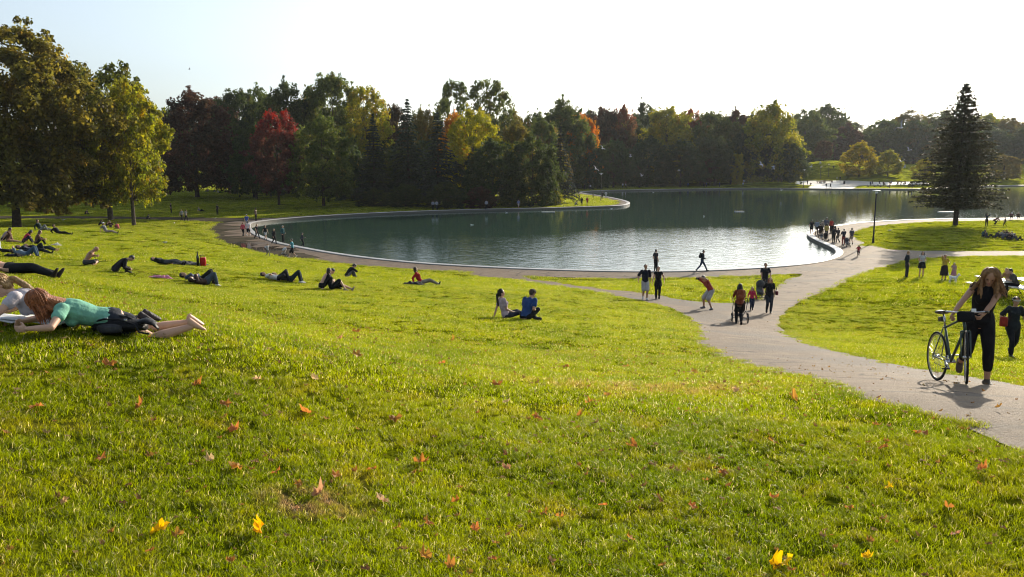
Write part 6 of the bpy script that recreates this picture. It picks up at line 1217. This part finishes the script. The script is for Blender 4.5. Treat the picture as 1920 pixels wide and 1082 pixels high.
lamp_post(1126.5, 376, 325, 'lamp post on the curved lawn point', .065); lamp_post(1506.5, 352, 318, 'lamp post on the far shore in front of the plaza', .09); lamp_post(1538, 336, 313, 'lamp post at the foot of the far hill', .09); lamp_post(1553, 333, 308, 'lamp post on the far hill path', .09)
# ------------------------------------------------------------------ lawn point
GN = 'people on the curved lawn point'
for (px, py, w_, c, ps, f, b_, lg) in [(1090.5, 386, 'in black standing at the rim', BLACK, 'stand', 10, BLACK, 2), (1101, 385.5, 'in red shirt with bare legs', (.40, .08, .05), 'stand', 30, (.3, .06, .05), .6), (1078, 385, 'sitting in grey at the rim', (.35, .35, .33), 'k', 70, BLACK, 2), (1086, 379, 'bending in dark top', (.04, .04, .04), 'walk', -60, BLACK, 2), (1112, 372, 'child sitting on the path', (.3, .25, .2), 'walk', 0, BLACK, 2),
                               (1129, 373, 'in black beside the lamp post', (.05, .05, .05), 'stand', 0, BLACK, 2), (1136, 372.5, 'in white beside the lamp post', (.6, .58, .58), 'stand', 10, (.4, .4, .4), 2), (1072, 368, 'in black at the tree edge', BLACK, 'walk', 60, BLACK, 2), (1077, 368, 'with bare arms at the tree edge', (.12, .05, .05), 'walk', 80, BLACK, 1),
                               (972, 391, 'in blue-grey walking on the shaded rim', (.20, .23, .32), 'walk', 30, (.5, .45, .4), .7), (1019, 384, 'sitting with pale sleeves under the trees', (.45, .45, .45), 'k', 80, BLACK, 2), (1012, 386, 'sitting in dark clothes under the trees', BLACK, 'k', 60, BLACK, 2), (912, 393, 'small pale figure on the shaded rim', (.3, .3, .35), 'stand', 0, BLACK, 2), (812, 394, 'left one of the pair on the shaded rim', (.25, .27, .3), 'stand', 0, BLACK, 2), (819, 394, 'right one of the pair on the shaded rim', (.3, .32, .34), 'stand', 10, BLACK, 2)]:
    person(px, py, 'person on the lawn point, ' + w_ if px > 1005 else 'person across the lake, ' + w_, S={'k': kneesup, 'stand': stand, 'walk': walk}[ps](), h=1.15 if 'child' in w_ else 1.74, face=f, skin='tan', top=c, sleeve=1.5, bot=b_, legs=lg, vox=.034, group=GN)
pp = ground(1050, 386.5); bicycle(V((pp[0] - .2, pp[1], 0)), 88, 'bicycle lying on the sunny lawn point', s=1.1, bag=False, spokes=8)
raft(1028, 397.5, 25, 'white float near the lawn point'); raft(1386, 397, 17, 'small white float in the middle of the lake'); raft(1775, 398, 30, 'white float left of the lone conifer trunk')
# ------------------------------------------------------------------ far shore: copies of a few small figures
PR = {}
def proto(key, S, top, bot, sleeve=1.9, legs=2, h=1.72):
    r = person(at=(0, 400, -60), label='x', S=S, h=h, top=top, bot=bot, sleeve=sleeve, legs=legs, skin='tan', vox=.045); PR[key] = r
for k_, c_ in (('dark', (.02, .02, .025)), ('pale', (.5, .5, .52)), ('blue', (.06, .09, .18)), ('red', (.3, .05, .05)), ('brown', (.12, .07, .05))):
    proto('stand ' + k_, stand(), c_, BLACK); proto('walk ' + k_, walk(1, .3), c_, BLACK); proto('sit ' + k_, kneesup(), c_, BLACK)
def copy_tree(o, parent=None):
    c = o.copy(); COL.objects.link(c); c.parent = parent
    for ch_ in o.children: copy_tree(ch_, c)
    return c
GF = 'people on the far shore'
FP = [(1167.5, 352.8, 'walk', 'pale', 'left one of the pale pair at the far bank'), (1173, 352.8, 'walk', 'pale', 'right one of the pale pair at the far bank'), (1199, 352, 'sit', 'dark', 'sitting low at the far bank'), (1222, 350, 'stand', 'blue', 'in blue alone at the far bank'), (1290, 352, 'walk', 'blue', 'in blue below the small brown far tree'), (1320, 352, 'walk', 'dark', 'in black left of a blue companion'), (1324.5, 351, 'stand', 'blue', 'in blue right of a black companion'), (1349, 351, 'stand', 'blue', 'in blue left of the narrow golden tree'), (1393, 351, 'stand', 'pale', 'in pale clothes on the grass mound'), (1096, 356, 'stand', 'dark', 'in black at the end of the water inlet'), (1107, 356, 'walk', 'pale', 'in pale top at the water inlet'),
      (1459, 343, 'stand', 'dark', 'leftmost on the plaza'), (1465, 343, 'walk', 'brown', 'second on the plaza'), (1502, 346, 'sit', 'dark', 'sitting left of the plaza lamp post'), (1514, 346, 'stand', 'dark', 'standing right of the plaza lamp post'), (1520, 346.5, 'sit', 'brown', 'crouching right of the plaza lamp post'), (1536, 344, 'sit', 'dark', 'left end of the plaza bench'), (1540, 344, 'sit', 'pale', 'middle of the plaza bench'), (1549, 353, 'walk', 'dark', 'black pair at the plaza edge, left one'), (1557, 353, 'walk', 'dark', 'black pair at the plaza edge, right one'),
      (1569, 340, 'stand', 'pale', 'in pale top at the back of the plaza'), (1575, 339, 'stand', 'dark', 'in black at the back of the plaza'), (1563, 318, 'stand', 'dark', 'alone on top of the far hill'), (1560, 342, 'sit', 'brown', 'sitting in brown by the plaza steps'), (1546, 343, 'sit', 'red', 'sitting in red by the plaza bench')]
for i, px in enumerate(range(1628, 1676, 4)): FP.append((px + rt.uniform(-1, 1), 351 - (i % 3) * 2, ['sit', 'stand', 'walk'][i % 3] if i % 4 else 'sit', ['dark', 'blue', 'brown', 'dark', 'pale'][i % 5], 'number in the busy far group under the round yellow-green tree, ' + ['leftmost', 'second from left', 'third from left', 'fourth from left', 'fifth from left', 'left of the centre', 'right of the centre', 'fifth from right', 'fourth from right', 'third from right', 'second from right', 'rightmost'][i]))
for i, px in enumerate([1684, 1689, 1694, 1699]): FP.append((px, 345, 'sit', ['blue', 'pale', 'dark', 'red'][i], 'seated behind the pale strip left of the lone conifer, ' + ['first', 'second', 'third', 'last'][i]))
FP += [(1704, 353, 'walk', 'dark', 'striding in black left of the lone conifer'), (1710, 353.5, 'stand', 'blue', 'in blue next to the striding one by the lone conifer'), (1668, 353, 'stand', 'brown', 'in brown alone at the far rim')]
for (px, py, ps, c, w_) in FP:
    o = copy_tree(PR[ps + ' ' + c]); p = ground(px, py); o.location = (p[0], p[1], h1(p[0], p[1])); o.rotation_euler = (0, 0, rt.uniform(0, 6.28)); o['label'] = ('far person ' + w_).replace('number in', 'in'); o['group'] = GF
for r in PR.values():
    for ch_ in list(r.children): bpy.data.objects.remove(ch_)
    bpy.data.objects.remove(r)
for (px, py, l) in [(1540, 343.5, 'wooden bench on the plaza, left one'), (1553, 343, 'wooden bench on the plaza, right one'), (1690, 344.5, 'wooden bench left of the lone conifer')]: bench(px, py, 180, l, 3.4)
bin_(1583, 345, 'dark litter bin right of the plaza benches')
# ------------------------------------------------------------------ gulls
for i, (px, py, D, hd, bk, up, l) in enumerate([(1130, 279, 150, 60, 30, .6, 'gull gliding high over the lawn point'), (1182, 294, 160, 90, 0, .9, 'gull flying right of the high gliding one'), (1117, 317, 150, 40, 40, .5, 'banking gull just above the lawn point lamp post'), (1203, 330, 170, 70, 10, .8, 'gull low over the inlet'), (1273, 320, 180, 100, 0, .6, 'small gull before the dark middle forest'),
                       (1427, 309, 130, 80, 35, .4, 'gull with slanting wings right of the narrow golden tree'), (1450, 312, 130, 90, 0, -1.0, 'gull with wings curved down'), (1521, 313, 170, 90, -20, .8, 'gull above the far lamp posts'), (1538, 306, 190, 100, 10, .7, 'gull left of the far hill crown'), (1690, 240, 95, 70, -45, 1.2, 'big gull before the forest left of the lone conifer'), (1704, 282, 140, 80, 20, .8, 'gull left of the lone conifer'), (1690, 303, 150, 60, 0, .7, 'gull low between golden maple and lone conifer'), (1696, 314, 150, 120, 20, .6, 'lowest gull left of the lone conifer'), (1465, 357, 210, 80, 10, .7, 'gull skimming the water near the far shore'), (1395, 340, 240, 80, 0, .7, 'gull just above the far bank')]):
    gull(atD(px, py, D), hd, l, True, 1.25, bk, up)
gull(atD(355, 130, 90), 80, 'dark bird high in the sky over the left trees', True, .55, 20, .5, col=m_blackm)
for (px, py, l) in [(310, 458, 'white gull standing alone on the middle of the left lawn'), (119, 414, 'white gull at the shadow edge on the far left'), (327, 420, 'gull near the picnic circle'), (403, 411, 'gull standing on the shaded path'), (1668, 434, 'dark pigeon-sized bird on the right lawn')]:
    p = ground(px, py); gull((p[0], p[1], h1(p[0], p[1])), rt.uniform(0, 360), l, False, 1.1)
for (px, py, l) in [(1225, 361, 'gull floating near the inlet'), (885, 422, 'gull floating in the left part of the lake'), (1146, 392, 'gull floating off the lawn point tip'), (950, 399, 'gull floating near the shaded rim'), (1320, 406, 'gull floating in mid lake')]:
    p = atZ(px, py, LZ - .28); gull((p[0], p[1], LZ - .36), rt.uniform(0, 360), l, False, 1.1)
# ------------------------------------------------------------------ fallen leaves
def leaf_mesh(seed, curl):
    rg = np.random.default_rng(seed); tips = [(0, .98), (14, .74), (28, .60), (44, .84), (58, .86), (76, .60), (96, .66), (114, .68), (138, .44), (160, .40), (180, .22)]; out = []
    for a, r in tips: out.append((a, r))
    full = [(a, r) for a, r in out] + [(360 - a, r) for a, r in out[-2:0:-1]]; vs = [(0, 0, 0)]; ph = rg.random(3) * 6
    for ring_ in (.5, 1.0):
        for a, r in full:
            x = math.sin(R(a)) * r * .06 * ring_ * (1 + .1 * rg.normal()); y = math.cos(R(a)) * r * .06 * ring_; q = math.hypot(x, y) / .06; vs.append((x, y, curl * .05 * q * q * (.6 + .6 * math.sin(R(a) * 1.0 + ph[0])) + .014 * math.sin(R(a) * 5 + ph[1]) * q + .012 * rg.normal() * q))
    n = len(full); fs = [(0, 1 + i, 1 + (i + 1) % n) for i in range(n)] + [(1 + i, 1 + n + i, 1 + n + (i + 1) % n, 1 + (i + 1) % n) for i in range(n)]
    me = bpy.data.meshes.new('fallen_leaf'); me.from_pydata(vs, [], fs); me.materials.append(None); me.update(); return me
LMS = [leaf_mesh(i, .35 + .35 * (i % 4)) for i in range(7)]
stem_me = bpy.data.meshes.new('leaf_stem'); _m = MB().tube([(0, -.01, .002), (.004, -.04, .008), (0, -.075, .002)], .0012, 4); stem_me.from_pydata(_m.v, [], _m.f); stem_me.materials.append(None)
def dleaf(nm, c, c2):
    m = leaf_mat(nm, c, c2, tr=.35); return m
DL = {'yellow': dleaf('dry_leaf_yellow', (.62, .40, .02), (.5, .32, .03)), 'orange': dleaf('dry_leaf_orange', (.46, .21, .05), (.33, .14, .05)), 'rust': dleaf('dry_leaf_rust', (.34, .17, .04), (.22, .10, .03)), 'tan': dleaf('dry_leaf_tan', (.42, .24, .12), (.32, .18, .10)), 'pink': dleaf('dry_leaf_pale', (.52, .38, .20), (.40, .27, .14))}
LV = [(300, 1003, 'yellow', 1.5, 'yellow-brown leaf flat in the grass, bottom left'), (332, 1014, 'rust', 1.0, 'rust leaf touching the flat yellow-brown leaf'), (487, 1003, 'yellow', 1.25, 'upright golden leaf right of the yellow-brown one'), (1452, 1068, 'yellow', 1.3, 'brilliant yellow leaf standing at the bottom edge'), (1472, 1066, 'yellow', 1.3, 'right half-leaf of the brilliant yellow pair at the bottom edge'), (1627, 1054, 'yellow', .9, 'small yellow leaf right of the brilliant pair'), (890, 1002, 'orange', .8, 'orange leaf upright at bottom centre'), (806, 992, 'rust', .8, 'rust leaf on edge left of the orange upright one'), (745, 999, 'rust', .8, 'orange-red leaf left of the rust one on edge'), (797, 1055, 'orange', 1.0, 'long orange leaf near the bottom edge'), (845, 1073, 'orange', .8, 'orange leaf right at the bottom edge'), (922, 1057, 'rust', .7, 'rust leaf near the bottom edge, centre'), (433, 1063, 'rust', .7, 'rust leaf near the bottom edge, left'), (1183, 1020, 'orange', .8, 'orange leaf low right of centre'), (447, 884, 'orange', 1.5, 'large ragged orange leaf, middle left'), (518, 893, 'orange', .9, 'orange leaf right of the large ragged one'), (393, 871, 'pink', .9, 'pale leaf left of the large ragged one'), (597, 935, 'tan', 1.4, 'curled tan leaf on the bare patch'), (562, 915, 'rust', .9, 'rust leaf at the top of the bare patch'), (553, 962, 'tan', .7, 'small tan leaf on the bare patch'), (632, 901, 'orange', 1.0, 'flat orange leaf right of the bare patch'), (698, 887, 'rust', 1.0, 'dark rust leaf right of the flat orange one'), (718, 947, 'pink', 1.3, 'pale pink-brown curled leaf'), (790, 874, 'rust', 1.6, 'large dark rust leaf in mid lawn'), (853, 950, 'rust', .8, 'rust leaf half hidden in grass'), (738, 792, 'rust', 1.7, 'large curled red-brown leaf in the middle of the lawn'), (441, 812, 'orange', 1.3, 'orange leaf left of the curled red-brown one'), (577, 780, 'orange', 1.6, 'yellow-orange leaf above the orange leaf'), (422, 765, 'rust', 1.3, 'rust leaf left of the yellow-orange one'), (484, 717, 'pink', 1.1, 'dark pinkish leaf far left of centre'), (367, 729, 'rust', 1.3, 'rust leaf at the left'), (262, 770, 'rust', 1.2, 'faint rust leaf at the left edge area'), (67, 769, 'orange', 1.2, 'orange leaf near the left edge'), (193, 868, 'rust', 1.0, 'dim rust leaf at the lower left'), (947, 760, 'pink', 1.2, 'pale leaf left of the scattered rust pair'), (1008, 790, 'rust', 1.5, 'rust leaf right of the pale one'), (932, 726, 'rust', 1.5, 'orange-brown leaf above the pale one'), (1105, 760, 'rust', 1.2, 'small rust leaf right of centre'), (1190, 843, 'rust', 1.1, 'rust leaf below right of centre'), (1358, 893, 'rust', 1.2, 'red-brown leaf at right of centre'), (1450, 941, 'orange', 1.0, 'flat orange leaf at the lower right'), (1300, 960, 'orange', 1.0, 'pale orange leaf below the red-brown one'), (1130, 955, 'orange', .8, 'orange leaf left of the pale orange one'), (1020, 970, 'rust', .9, 'rust leaf at lower centre'), (1050, 978, 'rust', .8, 'rust leaf right of the lower centre one'), (1490, 753, 'orange', 1.7, 'orange leaf by the path edge'), (1727, 817, 'rust', 1.6, 'bright rust leaf near the right path edge'), (1645, 803, 'rust', 1.1, 'small rust leaf left of the bright rust one'), (1450, 836, 'rust', 1.4, 'dark rust leaf in the right lawn'), (1655, 845, 'rust', 1.1, 'rust leaf below the bright rust one'), (1665, 921, 'yellow', .9, 'dull yellow leaf in the right lawn'), (1838, 888, 'orange', 1.2, 'yellow-orange leaf near the right edge'), (1870, 770, 'rust', .9, 'rust leaf at the right edge of the path'), (1382, 735, 'pink', 1.3, 'white-pink leaf on the right lawn'), (669, 625, 'rust', 2.2, 'rust leaf far up the slope, centre left'), (672, 672, 'rust', 2.0, 'brown leaf in the middle of the slope'), (1172, 690, 'rust', 1.8, 'brown leaf above the dead grass patch'), (826, 686, 'orange', 1.6, 'tan leaf in the middle of the slope'), (592, 717, 'pink', 1.3, 'pale leaf left of the tan slope leaf'), (1085, 785, 'rust', 1.1, 'small rust leaf below the dead grass patch'), (1140, 744, 'orange', 1.3, 'orange leaf at the edge of the dead grass'), (1590, 960, 'rust', .9, 'faint rust leaf at the lower right'), (1780, 960, 'rust', .9, 'faint rust leaf near the lower right edge'), (1180, 842, 'rust', .8, 'tiny rust leaf next to the one below right of centre'), (950, 885, 'tan', .9, 'tan leaf in the middle of the near lawn'), (635, 640, 'tan', 1.8, 'tan leaf high on the slope'), (850, 640, 'rust', 1.6, 'faint brown leaf high on the slope'), (1060, 690, 'rust', 1.6, 'faint rust leaf left above the dead grass'), (1300, 700, 'rust', 1.6, 'rust leaf at the right end of the dead grass'), (1790, 1010, 'tan', .8, 'tan leaf in the lower right corner'), (120, 950, 'tan', .8, 'tan leaf in the lower left corner'), (205, 690, 'rust', 1.5, 'rust leaf below the black backpack')]
for i, (px, py, c, s_, l) in enumerate(LV):
    p = ground(px, py); r = link_mesh('fallen_leaf', LMS[i % 7], None, DL[c]); r.scale = (s_ * .86,) * 3; r.location = (p[0], p[1], h1(p[0], p[1]) + .036); r.rotation_euler = (R(rt.uniform(3, 22) if s_ < 1.24 or c != 'yellow' else 50), R(rt.uniform(-20, 20)), rt.uniform(0, 6.28)); tag(r, l, 'leaf', 'fallen maple leaves on the near lawn')
    link_mesh('stem', stem_me, r, DL['rust'])

lc = bpy.data.collections.new('litter_bits'); LBM = [dleaf('litter_brown', (.16, .09, .035), (.10, .06, .025)), dleaf('litter_tan', (.26, .18, .08), (.18, .12, .05)), dleaf('litter_ochre', (.28, .15, .04), (.18, .10, .03))]
for i in range(6):
    o = bpy.data.objects.new(f'litter_{i}', LMS[i].copy()); o.data.materials.clear(); o.data.materials.append(LBM[i % 3]); o.scale = (.3,) * 3; lc.objects.link(o)
    for q in o.data.vertices: q.co = q.co * .34
Q = np.concatenate([polar_pts(3600, 3, 18, -38, 38), POLY_MAIN[RNG.integers(0, len(POLY_MAIN), 2600)] + RNG.normal(size=(2600, 2)) * .22, polar_pts(900, 16, 45, -36, 36)]); zq, _ = zone(Q); Q = Q[(zq == 0) | ((zq == 1) & (RNG.random(len(Q)) < .22))]
so = scatter('leaf_litter', lc, Q, (.6 + 1.2 * RNG.random(len(Q))**2)); so.location.z = .03
